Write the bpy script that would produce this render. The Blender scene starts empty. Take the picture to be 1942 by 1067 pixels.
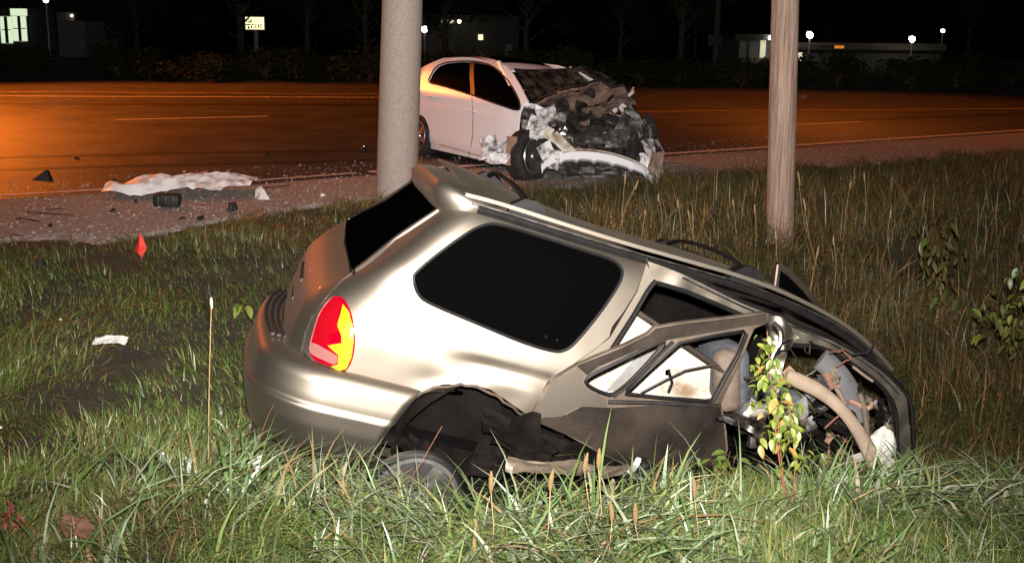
import bpy, bmesh, math, random
import numpy as np
from mathutils import Vector, Matrix, noise
from mathutils.bvhtree import BVHTree
from mathutils.geometry import delaunay_2d_cdt
rad = math.radians
scene = bpy.context.scene
col = scene.collection
random.seed(7); rng = np.random.default_rng(7)

# ------------------------------------------------------------------ camera
FPX, CX, CY, CAMH = 1900.0, 971.0, 420.0, 1.75
PITCH, ROLL = rad(10.7), rad(0.7)
fw = np.array([0, math.cos(PITCH), -math.sin(PITCH)])
r0 = np.array([1.0, 0, 0]); u0 = np.cross(r0, fw)
rt = math.cos(ROLL) * r0 + math.sin(ROLL) * u0
up = -math.sin(ROLL) * r0 + math.cos(ROLL) * u0
CAM = np.array([0, 0, CAMH])
cam = bpy.data.cameras.new('camera'); cam_o = bpy.data.objects.new('camera', cam); col.objects.link(cam_o)
m = Matrix.Identity(4)
for i in range(3):
    m[i][0] = rt[i]; m[i][1] = up[i]; m[i][2] = -fw[i]; m[i][3] = CAM[i]
cam_o.matrix_world = m
cam.sensor_width = 36; cam.lens = 36 * FPX / 1942; cam.shift_y = -113.5 / 1942
cam.clip_start = 0.05; cam.clip_end = 2000
scene.camera = cam_o

# ------------------------------------------------------------------ night sky, flash, exposure
world = bpy.data.worlds.new('World'); scene.world = world; world.use_nodes = True
wn = world.node_tree.nodes; wl = world.node_tree.links
sky = wn.new('ShaderNodeTexSky'); sky.sky_type = 'NISHITA'; sky.sun_disc = False
sky.sun_elevation = rad(-4); sky.sun_rotation = rad(200)
wl.new(sky.outputs[0], wn['Background'].inputs[0]); wn['Background'].inputs[1].default_value = 0.002

def lamp(name, kind, loc, target, energy, color, size=0.03, spot=None, blend=1.0):
    L = bpy.data.lights.new(name, kind); L.energy = energy; L.color = color
    L.shadow_soft_size = size
    if kind == 'SPOT':
        L.spot_size = spot; L.spot_blend = blend
    o = bpy.data.objects.new(name, L); col.objects.link(o); o.location = loc
    o.rotation_euler = (Vector(target) - Vector(loc)).to_track_quat('-Z', 'Y').to_euler()
    return o
# the photographer's flash, on the camera's hot shoe, zoomed to a narrow beam
flash = lamp('camera_flash', 'SPOT', (0.03, 0.05, CAMH + 0.17), (0.15, 11.0, 3.1), 6500, (1.0, 0.94, 0.915), 0.035, rad(104), 1.0)

vs = scene.view_settings
vs.view_transform = 'Standard'; vs.look = 'None'; vs.gamma = 1; vs.exposure = 0; vs.use_curve_mapping = False
scene.render.film_transparent = False
try:
    scene.cycles.max_bounces = 5; scene.cycles.diffuse_bounces = 2; scene.cycles.glossy_bounces = 3
    scene.cycles.transparent_max_bounces = 6; scene.cycles.sample_clamp_indirect = 3
except Exception: pass

# ------------------------------------------------------------------ helpers
def ray(px, py):
    d = fw + rt * (px - CX) / FPX - up * (py - CY) / FPX
    return d / np.linalg.norm(d)
def gp(px, py, z=0.0):
    d = ray(px, py); return CAM + d * ((z - CAMH) / d[2])
def dp(px, py, depth):
    d = ray(px, py); return CAM + d * (depth / (d @ fw))

def tag(o, label=None, cat=None, group=None, kind=None):
    if label: o['label'] = label
    if cat: o['category'] = cat
    if group: o['group'] = group
    if kind: o['kind'] = kind
    return o
def empty(name, loc=(0, 0, 0), rot=None, matrix=None):
    o = bpy.data.objects.new(name, None); col.objects.link(o)
    o.empty_display_size = 0.2
    if matrix is not None: o.matrix_world = matrix
    else:
        o.location = loc
        if rot: o.rotation_euler = rot
    return o
def obj(name, V, F, mat, parent=None, smooth=40):
    me = bpy.data.meshes.new(name)
    me.from_pydata([tuple(map(float, v)) for v in V], [], [tuple(int(i) for i in f) for f in F])
    me.materials.append(mat)
    if smooth:
        me.polygons.foreach_set('use_smooth', [True] * len(me.polygons))
        me.set_sharp_from_angle(angle=rad(smooth))
    o = bpy.data.objects.new(name, me); col.objects.link(o)
    if parent: o.parent = parent
    return o
class MB:
    """collects shapes into one mesh"""
    def __init__(s): s.V = []; s.F = []
    def add(s, V, F):
        n = len(s.V); s.V += [np.asarray(v, float) for v in V]; s.F += [tuple(i + n for i in f) for f in F]; return s
    def box(s, c, size, R=None, bev=0.0):
        bm = bmesh.new(); bmesh.ops.create_cube(bm, size=1)
        for v in bm.verts: v.co = Vector((v.co.x * size[0], v.co.y * size[1], v.co.z * size[2]))
        if bev: bmesh.ops.bevel(bm, geom=bm.edges[:], offset=bev, segments=2, affect='EDGES', profile=.5)
        R = R or Matrix.Identity(3)
        bm.verts.index_update()
        V = [R @ v.co + Vector(c) for v in bm.verts]; F = [[v.index for v in f.verts] for f in bm.faces]
        bm.free(); return s.add(V, F)
    def tube(s, P, r, n=8, closed=False, flat=1.0, updir=(0, 0, 1), cap=True):
        P = [np.asarray(p, float) for p in P]; k = len(P)
        r = [r] * k if np.isscalar(r) else r
        V = []; a0 = None
        for i, p in enumerate(P):
            if closed: t = P[(i + 1) % k] - P[i - 1]
            else: t = P[min(i + 1, k - 1)] - P[max(i - 1, 0)]
            t = t / (np.linalg.norm(t) + 1e-9)
            if a0 is None:
                q = np.array(updir, float)
                if abs(q @ t) > .95: q = np.array([1.0, 0, 0])
                a = np.cross(t, q)
            else: a = a0 - t * (a0 @ t)
            a /= np.linalg.norm(a) + 1e-9; b = np.cross(a, t); a0 = a
            for j in range(n):
                th = 2 * math.pi * j / n
                V.append(p + a * math.cos(th) * r[i] + b * math.sin(th) * r[i] * flat)
        F = []
        for i in range(k if closed else k - 1):
            for j in range(n):
                i2 = (i + 1) % k
                F.append((i * n + j, i * n + (j + 1) % n, i2 * n + (j + 1) % n, i2 * n + j))
        if cap and not closed:
            F.append(tuple(range(n - 1, -1, -1))); F.append(tuple((k - 1) * n + j for j in range(n)))
        return s.add(V, F)
    def lathe(s, prof, c, axis, n=32, closed=False):
        """prof: (radius, offset along axis)"""
        ax = np.asarray(axis, float); ax /= np.linalg.norm(ax)
        q = np.array([0, 0, 1.0]) if abs(ax[2]) < .9 else np.array([1.0, 0, 0])
        a = np.cross(ax, q); a /= np.linalg.norm(a); b = np.cross(ax, a); V = []
        for (r, h) in prof:
            for j in range(n):
                th = 2 * math.pi * j / n; V.append(np.asarray(c) + ax * h + (a * math.cos(th) + b * math.sin(th)) * r)
        F = []; k = len(prof)
        for i in range(k if closed else k - 1):
            i2 = (i + 1) % k
            for j in range(n): F.append((i * n + j, i * n + (j + 1) % n, i2 * n + (j + 1) % n, i2 * n + j))
        return s.add(V, F)
    def build(s, name, mat, parent=None, smooth=40): return obj(name, s.V, s.F, mat, parent, smooth)

def nz(p, f=1.0, seed=0.0):
    return noise.noise(Vector((p[0] * f + seed, p[1] * f - seed * .7, p[2] * f + seed * 1.3)))
def fold(p, f, seed):   # ridged noise: creased sheet metal
    return 1 - 2 * abs(nz(p, f, seed))
def sstep(a, b, x):
    t = np.clip((np.asarray(x, float) - a) / (b - a), 0, 1); return t * t * (3 - 2 * t)
def curve(xs, ys, sm=0.03):
    t = np.linspace(xs[0] - .3, xs[-1] + .3, 1600); y = np.interp(t, xs, ys)
    # linear extrapolation outside
    k = int(max(1, sm / (t[1] - t[0]))); ker = np.hanning(2 * k + 1); ker /= ker.sum()
    y = np.convolve(np.pad(y, k, mode='edge'), ker, 'valid')
    return lambda q: np.interp(q, t, y)
def catmull(P, n=4, closed=True):
    P = [np.asarray(p, float) for p in P]; k = len(P); out = []
    for i in range(k if closed else k - 1):
        if closed: a, b, c, d = P[i - 1], P[i], P[(i + 1) % k], P[(i + 2) % k]
        else: a, b, c, d = P[max(i - 1, 0)], P[i], P[i + 1], P[min(i + 2, k - 1)]
        for j in range(n):
            t = j / n
            out.append(.5 * ((2 * b) + (c - a) * t + (2 * a - 5 * b + 4 * c - d) * t * t + (3 * b - a - 3 * c + d) * t ** 3))
    if not closed: out.append(P[-1])
    return out
def inside(p, poly):
    x, y = p; c = False; j = len(poly) - 1
    for i in range(len(poly)):
        xi, yi = poly[i]; xj, yj = poly[j]
        if (yi > y) != (yj > y) and x < (xj - xi) * (y - yi) / (yj - yi + 1e-12) + xi: c = not c
        j = i
    return c
def dist_poly(p, poly):
    P = np.asarray(poly); A = P; B = np.roll(P, -1, 0); d = B - A
    t = np.clip(((p - A) * d).sum(1) / ((d * d).sum(1) + 1e-12), 0, 1)
    return np.sqrt((((A + d * t[:, None]) - p) ** 2).sum(1).min())

class Shell:
    """a curved body surface (u,v) -> point in the car's own frame, onto which traced outlines are laid"""
    def __init__(s, fn, us, vs_, Minv):
        s.fn = fn; s.us = us; s.vs = vs_; s.M = Minv; nu, nv = len(us), len(vs_)
        V = [Vector(fn(a, b)) for a in us for b in vs_]
        F = []
        for i in range(nu - 1):
            for j in range(nv - 1):
                a = i * nv + j; F += [(a, a + 1, a + nv), (a + 1, a + nv + 1, a + nv)]
        s.V = V; s.F = F; s.bvh = BVHTree.FromPolygons(V, F)
    def uvof(s, idx, co):
        f = s.F[idx]; nv = len(s.vs)
        from mathutils.geometry import barycentric_transform
        q = [Vector((s.us[i // nv], s.vs[i % nv], 0)) for i in f]
        w = barycentric_transform(co, *[s.V[i] for i in f], *q)
        return np.array([w.x, w.y])
    def hit(s, px, py):
        o = s.M @ Vector(CAM); d = (s.M.to_3x3() @ Vector(ray(px, py))).normalized()
        co, n, idx, dist = s.bvh.ray_cast(o, d)
        if co is None:
            best = None
            for t in np.linspace(3, 18, 400):
                c2, n2, i2, d2 = s.bvh.find_nearest(o + d * t)
                if best is None or d2 < best[0]: best = (d2, c2, i2)
            co, idx = best[1], best[2]
        return s.uvof(idx, co)
    def pos(s, u, v): return np.asarray(s.fn(u, v), float)
    def nrm(s, u, v):
        e = 1e-3; a = s.pos(u + e, v) - s.pos(u - e, v); b = s.pos(u, v + e) - s.pos(u, v - e)
        n = np.cross(a, b); n /= np.linalg.norm(n) + 1e-12
        return n
class Plane(Shell):
    def __init__(s, p0, a, b, Minv, fn2=None):
        s.p0 = np.asarray(p0, float); s.a = np.asarray(a, float); s.a /= np.linalg.norm(s.a)
        b = np.asarray(b, float); b = b - s.a * (b @ s.a); s.b = b / np.linalg.norm(b); s.M = Minv
        s.n = np.cross(s.a, s.b); s.fn2 = fn2
        s.fn = lambda u, v: s.p0 + s.a * u + s.b * v + (s.n * fn2(u, v) if fn2 else 0)
    def hit(s, px, py):
        o = np.array(s.M @ Vector(CAM)); d = np.array((s.M.to_3x3() @ Vector(ray(px, py))))
        t = ((s.p0 - o) @ s.n) / (d @ s.n); q = o + d * t - s.p0
        return np.array([q @ s.a, q @ s.b])
def uvs(shell, pxs): return [shell.hit(*p) for p in pxs]
def panel_uv(shell, outer, holes=(), res=0.03, thick=0.012, off=0.0, sign=None):
    """triangulated sheet with holes on a shell, with real thickness; returns V, F"""
    outer = [np.asarray(p) for p in outer]; holes = [[np.asarray(p) for p in h] for h in holes]
    def dens(poly):
        out = []
        for i in range(len(poly)):
            a, b = poly[i], poly[(i + 1) % len(poly)]; L = np.linalg.norm(b - a); k = max(1, int(L / (res * 1.0)))
            out += [a + (b - a) * j / k for j in range(k)]
        return out
    outer = dens(outer); holes = [dens(h) for h in holes]
    pts = []; edges = []
    for poly in [outer] + holes:
        n0 = len(pts); pts += poly; edges += [(n0 + i, n0 + (i + 1) % len(poly)) for i in range(len(poly))]
    A = np.array(outer); lo, hi = A.min(0), A.max(0)
    O2 = [tuple(p) for p in outer]; H2 = [[tuple(p) for p in h] for h in holes]
    allp = [np.array(outer)] + [np.array(h) for h in holes]
    k = 0; v = lo[1]
    while v < hi[1]:
        u = lo[0] + (res * .5 if k % 2 else 0)
        while u < hi[0]:
            p = np.array([u, v])
            if inside(p, O2) and not any(inside(p, h) for h in H2) and min(dist_poly(p, q) for q in allp) > res * .55:
                pts.append(p)
            u += res
        v += res * .87; k += 1
    R = delaunay_2d_cdt([Vector(p) for p in pts], edges, [], 0, 1e-6)
    P2 = [np.array(p) for p in R[0]]; F = []
    for f in R[2]:
        c = sum(P2[i] for i in f) / 3
        if inside(c, O2) and not any(inside(c, h) for h in H2):
            a, b, d = P2[f[0]], P2[f[1]], P2[f[2]]
            cr = (b[0] - a[0]) * (d[1] - a[1]) - (b[1] - a[1]) * (d[0] - a[0])
            F.append(tuple(f) if cr > 0 else tuple(f[::-1]))
    used = sorted(set(i for f in F for i in f)); mp = {i: k for k, i in enumerate(used)}
    P2 = [P2[i] for i in used]; F = [tuple(mp[i] for i in f) for f in F]
    pos = [shell.pos(*p) for p in P2]; nr = [shell.nrm(*p) for p in P2]
    # outward = towards the camera side by default
    if sign is None:
        o = np.array(shell.M @ Vector(CAM)); sign = 1 if sum(n @ (o - p) for n, p in zip(nr, pos)) > 0 else -1
    nr = [n * sign for n in nr]
    V = [p + n * off for p, n in zip(pos, nr)]
    if sign < 0: F = [f[::-1] for f in F]
    if thick:
        n = len(V); V2 = V + [v - q * thick for v, q in zip(V, nr)]
        cnt = {}
        for f in F:
            for i in range(3):
                e = (f[i], f[(i + 1) % 3]); cnt[e] = 1
        rim = [(e[1], e[0], e[0] + n, e[1] + n) for e in cnt if (e[1], e[0]) not in cnt]
        F = F + [tuple(i + n for i in f[::-1]) for f in F] + rim; V = V2
    return V, F
def panel(name, shell, outer_px, holes_px, mat, parent, res=0.03, thick=0.012, off=0.0, wob=None):
    V, F = panel_uv(shell, uvs(shell, outer_px), [uvs(shell, h) for h in holes_px], res, thick, off)
    if wob: V = [wob(v) for v in V]
    return obj(name, V, F, mat, parent, 35)
def trace(shell, pxs, off=0.0, n=3, closed=False):
    """3D line over a shell through traced points"""
    out = []
    for p in catmull(pxs, n, closed):
        u, v = shell.hit(*p); q = shell.pos(u, v); k = shell.nrm(u, v)
        o = np.array(shell.M @ Vector(CAM)); k = k if k @ (o - q) > 0 else -k
        out.append(q + k * off)
    return out
def crumple_sheet(w, h, nx, ny, amp, seed, thick=0.004, shape=None, f=3.0):
    V = []; F = []
    for i in range(nx + 1):
        for j in range(ny + 1):
            x = (i / nx - .5) * w; y = (j / ny - .5) * h; p = (x, y, 0)
            z = amp * (fold(p, f, seed) * .6 + nz(p, f * 2.3, seed + 5) * .35 + fold(p, f * 4.5, seed + 9) * .18)
            dx = amp * .6 * nz(p, f, seed + 20); dy = amp * .6 * nz(p, f, seed + 30)
            q = np.array([x + dx, y + dy, z])
            if shape is not None: q = shape(q, i / nx, j / ny)
            V.append(q)
    for i in range(nx):
        for j in range(ny):
            a = i * (ny + 1) + j; F.append((a, a + ny + 1, a + ny + 2, a + 1))
    n = len(V); V2 = V + [v - np.array([0, 0, thick]) for v in V]
    F2 = F + [tuple(k + n for k in f_[::-1]) for f_ in F]
    return V2, F2

# ------------------------------------------------------------------ materials
def mat(name, c1, rough=.6, metal=0.0, c2=None, scale=8.0, detail=6.0, bump=0.0, bscale=None, coat=0.0, spec=.5, c3=None, stretch=None, lo=.35, hi=.65, rough2=None, trans=0.0):
    M = bpy.data.materials.new(name); M.use_nodes = True; N = M.node_tree.nodes; L = M.node_tree.links
    P = N['Principled BSDF']; P.inputs['Roughness'].default_value = rough; P.inputs['Metallic'].default_value = metal
    P.inputs['Base Color'].default_value = (*c1, 1); P.inputs['Coat Weight'].default_value = coat; P.inputs['Coat Roughness'].default_value = .06
    P.inputs['Specular IOR Level'].default_value = spec
    tc = N.new('ShaderNodeTexCoord'); vec = tc.outputs['Object']
    if stretch:
        mp = N.new('ShaderNodeMapping'); mp.inputs['Scale'].default_value = stretch; L.new(vec, mp.inputs[0]); vec = mp.outputs[0]
    if c2:
        n = N.new('ShaderNodeTexNoise'); n.inputs['Scale'].default_value = scale; n.inputs['Detail'].default_value = detail; n.inputs['Roughness'].default_value = .62
        L.new(vec, n.inputs['Vector'])
        cr = N.new('ShaderNodeValToRGB'); e = cr.color_ramp.elements
        e[0].position = lo; e[0].color = (*c1, 1); e[1].position = hi; e[1].color = (*c2, 1)
        if c3:
            k = cr.color_ramp.elements.new((lo + hi) / 2); k.color = (*c3, 1)
        L.new(n.outputs['Fac'], cr.inputs[0]); L.new(cr.outputs[0], P.inputs['Base Color'])
        if rough2 is not None:
            mr = N.new('ShaderNodeMapRange'); mr.inputs[1].default_value = lo; mr.inputs[2].default_value = hi
            mr.inputs[3].default_value = rough; mr.inputs[4].default_value = rough2
            L.new(n.outputs['Fac'], mr.inputs[0]); L.new(mr.outputs[0], P.inputs['Roughness'])
    if bump:
        b = N.new('ShaderNodeTexNoise'); b.inputs['Scale'].default_value = bscale or scale * 4; b.inputs['Detail'].default_value = 5
        L.new(vec, b.inputs['Vector']); bp = N.new('ShaderNodeBump'); bp.inputs['Strength'].default_value = bump; bp.inputs['Distance'].default_value = .02
        L.new(b.outputs['Fac'], bp.inputs['Height']); L.new(bp.outputs[0], P.inputs['Normal'])
    return M
def emit(name, c, s):
    M = bpy.data.materials.new(name); M.use_nodes = True; P = M.node_tree.nodes['Principled BSDF']
    P.inputs['Base Color'].default_value = (*c, 1); P.inputs['Emission Color'].default_value = (*c, 1); P.inputs['Emission Strength'].default_value = s
    return M
MT = dict(
    asphalt=mat('asphalt', (.036, .032, .03), .42, c2=(.055, .05, .046), scale=.9, detail=12, bump=.5, bscale=45, rough2=.52),
    gravel=mat('gravel', (.15, .125, .11), .85, c2=(.46, .40, .35), scale=22, detail=10, bump=.9, bscale=70, c3=(.30, .255, .22)),
    soil=mat('soil', (.018, .013, .007), .95, c2=(.045, .036, .016), scale=5, detail=10, bump=.8, bscale=25),
    paint_line=mat('paint_line', (.48, .46, .43), .6, c2=(.80, .78, .74), scale=9, detail=8, bump=.2),
    yellow_line=mat('yellow_line', (.30, .20, .05), .6, c2=(.5, .36, .10), scale=9, detail=8),
    tan=mat('tan_metallic_paint', (.20, .172, .135), .49, 1.0, coat=.1, c2=(.32, .28, .222), scale=2.2, detail=12, lo=.26, hi=.40, rough2=.48, bump=.015, bscale=6),
    tan_dirty=mat('scuffed_tan_paint', (.07, .053, .038), .5, .45, c2=(.22, .17, .125), scale=3.5, detail=8, coat=.1, bump=.12, bscale=14),
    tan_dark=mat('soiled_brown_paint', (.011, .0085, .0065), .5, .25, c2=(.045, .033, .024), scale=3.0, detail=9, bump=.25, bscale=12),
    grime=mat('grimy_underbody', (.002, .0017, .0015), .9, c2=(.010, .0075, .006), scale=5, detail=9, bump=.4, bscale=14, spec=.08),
    glass_dark=mat('tinted_glass', (.0012, .0012, .0012), .04, coat=.3),
    rubber=mat('black_rubber', (.004, .004, .004), .55, c2=(.009, .008, .0075), scale=14, spec=.2),
    plastic=mat('dark_plastic', (.012, .010, .009), .45, c2=(.024, .021, .019), scale=12, bump=.1),
    grey_plastic=mat('grey_plastic', (.06, .062, .066), .5, c2=(.10, .10, .10), scale=6),
    tyre=mat('tyre_rubber', (.012, .011, .011), .75, c2=(.03, .027, .026), scale=9, bump=.2, spec=.2),
    chrome=mat('chrome', (.75, .73, .70), .18, 1.0, c2=(.45, .42, .38), scale=10, rough2=.45),
    alloy=mat('alloy', (.45, .44, .43), .32, .9, c2=(.28, .26, .24), scale=10),
    cream=mat('cream_inner_metal', (.46, .42, .34), .5, 0, c2=(.22, .15, .09), scale=4.5, detail=9, lo=.52, hi=.66, bump=.15),
    cream2=mat('pale_grey_metal', (.30, .31, .32), .4, .2, c2=(.22, .20, .17), scale=5),
    seat=mat('tan_seat_fabric', (.15, .11, .08), .8, c2=(.10, .075, .05), scale=20, bump=.2),
    seat2=mat('grey_seat_fabric', (.085, .09, .10), .8, c2=(.05, .052, .06), scale=20, bump=.2),
    trim=mat('beige_trim', (.27, .205, .145), .55, c2=(.20, .15, .105), scale=9, bump=.1),
    airbag=mat('white_airbag', (.62, .58, .53), .8, c2=(.50, .46, .42), scale=9, bump=.3),
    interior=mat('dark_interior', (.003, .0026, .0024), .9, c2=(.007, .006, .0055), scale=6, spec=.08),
    lens_red=mat('red_lens', (.22, .002, .006), .12, coat=.6),
    lens_deep=mat('deep_red_lens', (.22, .0, .008), .12, coat=.6),
    lens_glare=mat('painted_flash_glare', (.42, .28, .005), .3, c2=(.42, .15, .012), scale=26, lo=.5, hi=.7),  # yellow stands in for the flash blown out in the red lens
    lens_clear=mat('clear_lens', (.22, .09, .08), .15, coat=.6),
    white=mat('white_car_paint', (.80, .79, .80), .28, 0, coat=.6),
    white_dirty=mat('torn_white_paint', (.74, .72, .71), .45, c2=(.10, .08, .07), scale=7, detail=8, lo=.42, hi=.60, bump=.2),
    hoodin=mat('bare_brown_hood', (.09, .055, .04), .7, c2=(.24, .155, .115), scale=12, detail=8, bump=.4),
    engine=mat('oily_engine', (.012, .010, .010), .4, .3, c2=(.07, .058, .055), scale=16, detail=8, bump=.3),
    engine2=mat('cast_metal', (.16, .14, .13), .45, .6, c2=(.05, .045, .04), scale=14, bump=.3),
    brown_panel=mat('brown_panel', (.26, .15, .09), .7, c2=(.18, .10, .06), scale=10),
    concrete=mat('pole_concrete', (.25, .19, .16), .8, c2=(.32, .25, .212), scale=34, detail=12, bump=.3, bscale=80, c3=(.29, .225, .19)),
    wood=mat('weathered_pole_wood', (.17, .105, .072), .85, c2=(.38, .265, .20), scale=9, detail=12, bump=.8, bscale=26, stretch=(4, 4, .16), c3=(.28, .19, .14)),
    debris=mat('black_debris', (.007, .006, .006), .55, c2=(.02, .017, .016), scale=18, bump=.3, spec=.2),
    flag=mat('red_flag', (.62, .03, .012), .6, c2=(.5, .02, .01), scale=9),
    wire=mat('wire', (.2, .2, .2), .4, .8),
    leaf_brown=mat('brown_leaf', (.12, .045, .022), .8, c2=(.07, .03, .016), scale=30),
    stem_red=mat('reddish_stem', (.15, .055, .028), .7),
    straw=mat('straw_stem', (.34, .24, .11), .7, c2=(.24, .16, .07), scale=20),
    bark=mat('bark', (.05, .04, .03), .9, c2=(.09, .07, .055), scale=8),
    crown=mat('crown_leaves', (.012, .018, .006), .8, c2=(.028, .034, .012), scale=3, spec=.1),
    siding=mat('pale_siding', (.22, .21, .19), .7, c2=(.17, .16, .15), scale=3),
    siding2=mat('grey_siding', (.06, .056, .052), .8, c2=(.04, .038, .035), scale=3),
    roofing=mat('dark_roofing', (.04, .035, .03), .9, c2=(.07, .06, .05), scale=6),
    steel=mat('galvanised_steel', (.30, .30, .30), .45, .7, c2=(.22, .22, .22), scale=8),
    lamp_white=emit('lamp_white', (1.0, .93, .78), 60), lamp_soft=emit('lamp_soft', (1.0, .90, .62), 6), lamp_cool=emit('lamp_cool', (.85, .95, 1.0), 25),
    win_green=emit('lit_window', (.80, .95, .66), .85), win_yellow=emit('lit_sign_face', (1.0, .92, .50), 1.3), win_warm=emit('lit_doorway', (.92, .86, .58), .5),
    win_orange=emit('orange_strip_light', (1.0, .30, .04), .5), sodium=emit('sodium_lamp', (1.0, .45, .10), 30),
)

# ------------------------------------------------------------------ ground, road, shoulder
GB = np.array([(-80, -43.6), (-14, 1.4), (-7, 6.0), (-4.16, 7.95), (-3.4, 7.92), (-3.09, 8.33), (-2.6, 8.96), (-2.13, 9.68), (-1.53, 10.19), (0.2, 11.0), (1.9, 11.9), (3.47, 12.9), (5.73, 14.1), (8.41, 15.7), (20, 22.8), (80, 60)])
def yedge(x): return np.interp(x, GB[:, 0], GB[:, 1])
def ground_z(x, y):
    x = np.asarray(x, float); y = np.asarray(y, float)
    D = .05 + 1.05 * sstep(-2.6, 1.6, x)
    sh = .5 * np.maximum(0, x - 2.2)
    rr_ = sstep(-.3, 1.2, x); g = sstep(3.2 + .3 * rr_ + sh * .6, 4.8 + .25 * rr_ + sh, y) * (1 - sstep(6.4 + sh, np.maximum(yedge(x) - .4, 7.2 + sh), y))
    lump = .035 * np.sin(x * 2.1 + y * 1.3) * np.sin(y * 1.7 - x * .6 + 1) + .02 * np.sin(x * 5.3 + 2) * np.sin(y * 4.7 + x)
    inn = 1 - sstep(-1.2, -.1, y - yedge(x))
    return -.03 - D * g + lump * inn
def axis(lo, hi, c0, c1, fine):
    a = np.arange(c0, c1 + 1e-6, fine); L = [c0]; s = fine
    while L[-1] > lo: s *= 1.18; L.append(L[-1] - s)
    R = [c1]; s = fine
    while R[-1] < hi: s *= 1.18; R.append(R[-1] + s)
    return np.concatenate([np.array(L[:0:-1]), a, np.array(R[1:])])
gx = axis(-700, 700, -7, 10, .1); gy = axis(-300, 1200, 2, 17, .1)
X, Y = np.meshgrid(gx, gy, indexing='ij'); Z = ground_z(X, Y)
V = np.stack([X, Y, Z], -1).reshape(-1, 3); nv = len(gy); I, J = np.meshgrid(np.arange(len(gx) - 1), np.arange(nv - 1), indexing='ij')
a = (I * nv + J).ravel(); F = np.stack([a, a + nv, a + nv + 1, a + 1], -1)
tag(obj('ground', V, F, MT['soil'], None, 60), kind='structure')

def strip(name, near, far, z, m_, n=1, jag=0.0, kind='structure'):
    V = []; F = []; k = len(near)
    for (a, b) in zip(near, far):
        for j in range(n + 1):
            t = j / n; V.append((a[0] + (b[0] - a[0]) * t, a[1] + (b[1] - a[1]) * t, z))
    for i in range(k - 1):
        for j in range(n):
            q = i * (n + 1) + j; F.append((q, q + n + 1, q + n + 2, q + 1))
    return tag(obj(name, V, F, m_, None, 0), kind=kind)
xs = np.concatenate([np.linspace(-80, -8, 20), np.linspace(-7.8, 12, 300), np.linspace(12.5, 80, 30)])
NE = np.array([(-80, -34), (-5.36, 10.1), (-2.9, 11.35), (-1.86, 12.15), (2.26, 14.5), (9.85, 19.1), (80, 61.5)])
def yne(x): return np.interp(x, NE[:, 0], NE[:, 1])
nearb = [(x, float(yedge(x)) + .16 * nz((x, 0, 0), 1.7, 3) + .10 * nz((x, 0, 0), 5.1, 8)) for x in xs]
gs_ = strip('gravel_shoulder', nearb, [(x, float(yne(x)) + .6) for x in xs], 0.0, MT['gravel'], 8)
for i in range(len(xs)): gs_.data.vertices[i * 9].co.z = -.09
FE = np.array([(-80, 28.5), (-15, 29.4), (-4, 31.2), (4, 30.2), (16, 31.2), (80, 72)])
strip('road', [(x, float(yne(x)) + .10 * nz((x, 0, 0), 1.1, 4)) for x in xs], [(x, float(np.interp(x, FE[:, 0], FE[:, 1]))) for x in xs], 0.006, MT['asphalt'], 1)
def marking(name, pts, w, m_, z=.011):
    pts = np.array(pts, float); V = []; F = []
    for i, p in enumerate(pts):
        t = pts[min(i + 1, len(pts) - 1)] - pts[max(i - 1, 0)]; t /= np.linalg.norm(t); n = np.array([-t[1], t[0]])
        V += [(*(p - n * w / 2), z), (*(p + n * w / 2), z)]
    F = [(2 * i, 2 * i + 2, 2 * i + 3, 2 * i + 1) for i in range(len(pts) - 1)]
    return tag(obj(name, V, F, m_, None, 0), kind='structure')
marking('edge_line', [(x, np.interp(x, NE[:, 0], NE[:, 1]) + .25) for x in np.linspace(-1.8, 60, 40)], .15, MT['paint_line'])
marking('edge_line', [(x, np.interp(x, NE[:, 0], NE[:, 1]) + .25) for x in np.linspace(-40, -1.95, 30)], .09, MT['paint_line'])
marking('far_edge_line', [(-60, 21), (-13, 25.4), (-3, 26.7), (3, 27.0)], .13, MT['paint_line'])
marking('centre_line', [(-60, 23.6), (-13, 27.2), (-3, 28.2), (2, 28.6)], .12, MT['yellow_line'])
marking('centre_line', [(2.5, 22.8), (13, 25.4), (50, 40)], .12, MT['yellow_line'])
for p, q in (((5.3, 19.75), (7.2, 20.85)), ((11.7, 22.5), (13.2, 23.3)), ((-13.5, 16.4), (-10.8, 17.8)), ((-7.6, 19.2), (-5.0, 20.4))):
    marking('lane_dash', [p, q], .12, MT['paint_line'])

skid = mat('tyre_mark', (.012, .011, .010), .45, c2=(.03, .027, .025), scale=6, detail=8)
marking('skid_mark', [(-9, 11.3), (-5, 12.7), (-2.5, 13.4), (-.9, 14.1)], .19, skid, .0095); marking('skid_mark', [(-8.5, 12.9), (-4.5, 14.2), (-2.0, 14.8), (-.2, 15.6)], .19, skid, .0095)
marking('skid_mark', [(3.5, 19.5), (9, 22.2), (16, 25.6)], .5, skid, .0095); marking('skid_mark', [(-14, 22.6), (-6, 23.6), (2, 24.6)], .5, skid, .0095)
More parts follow.
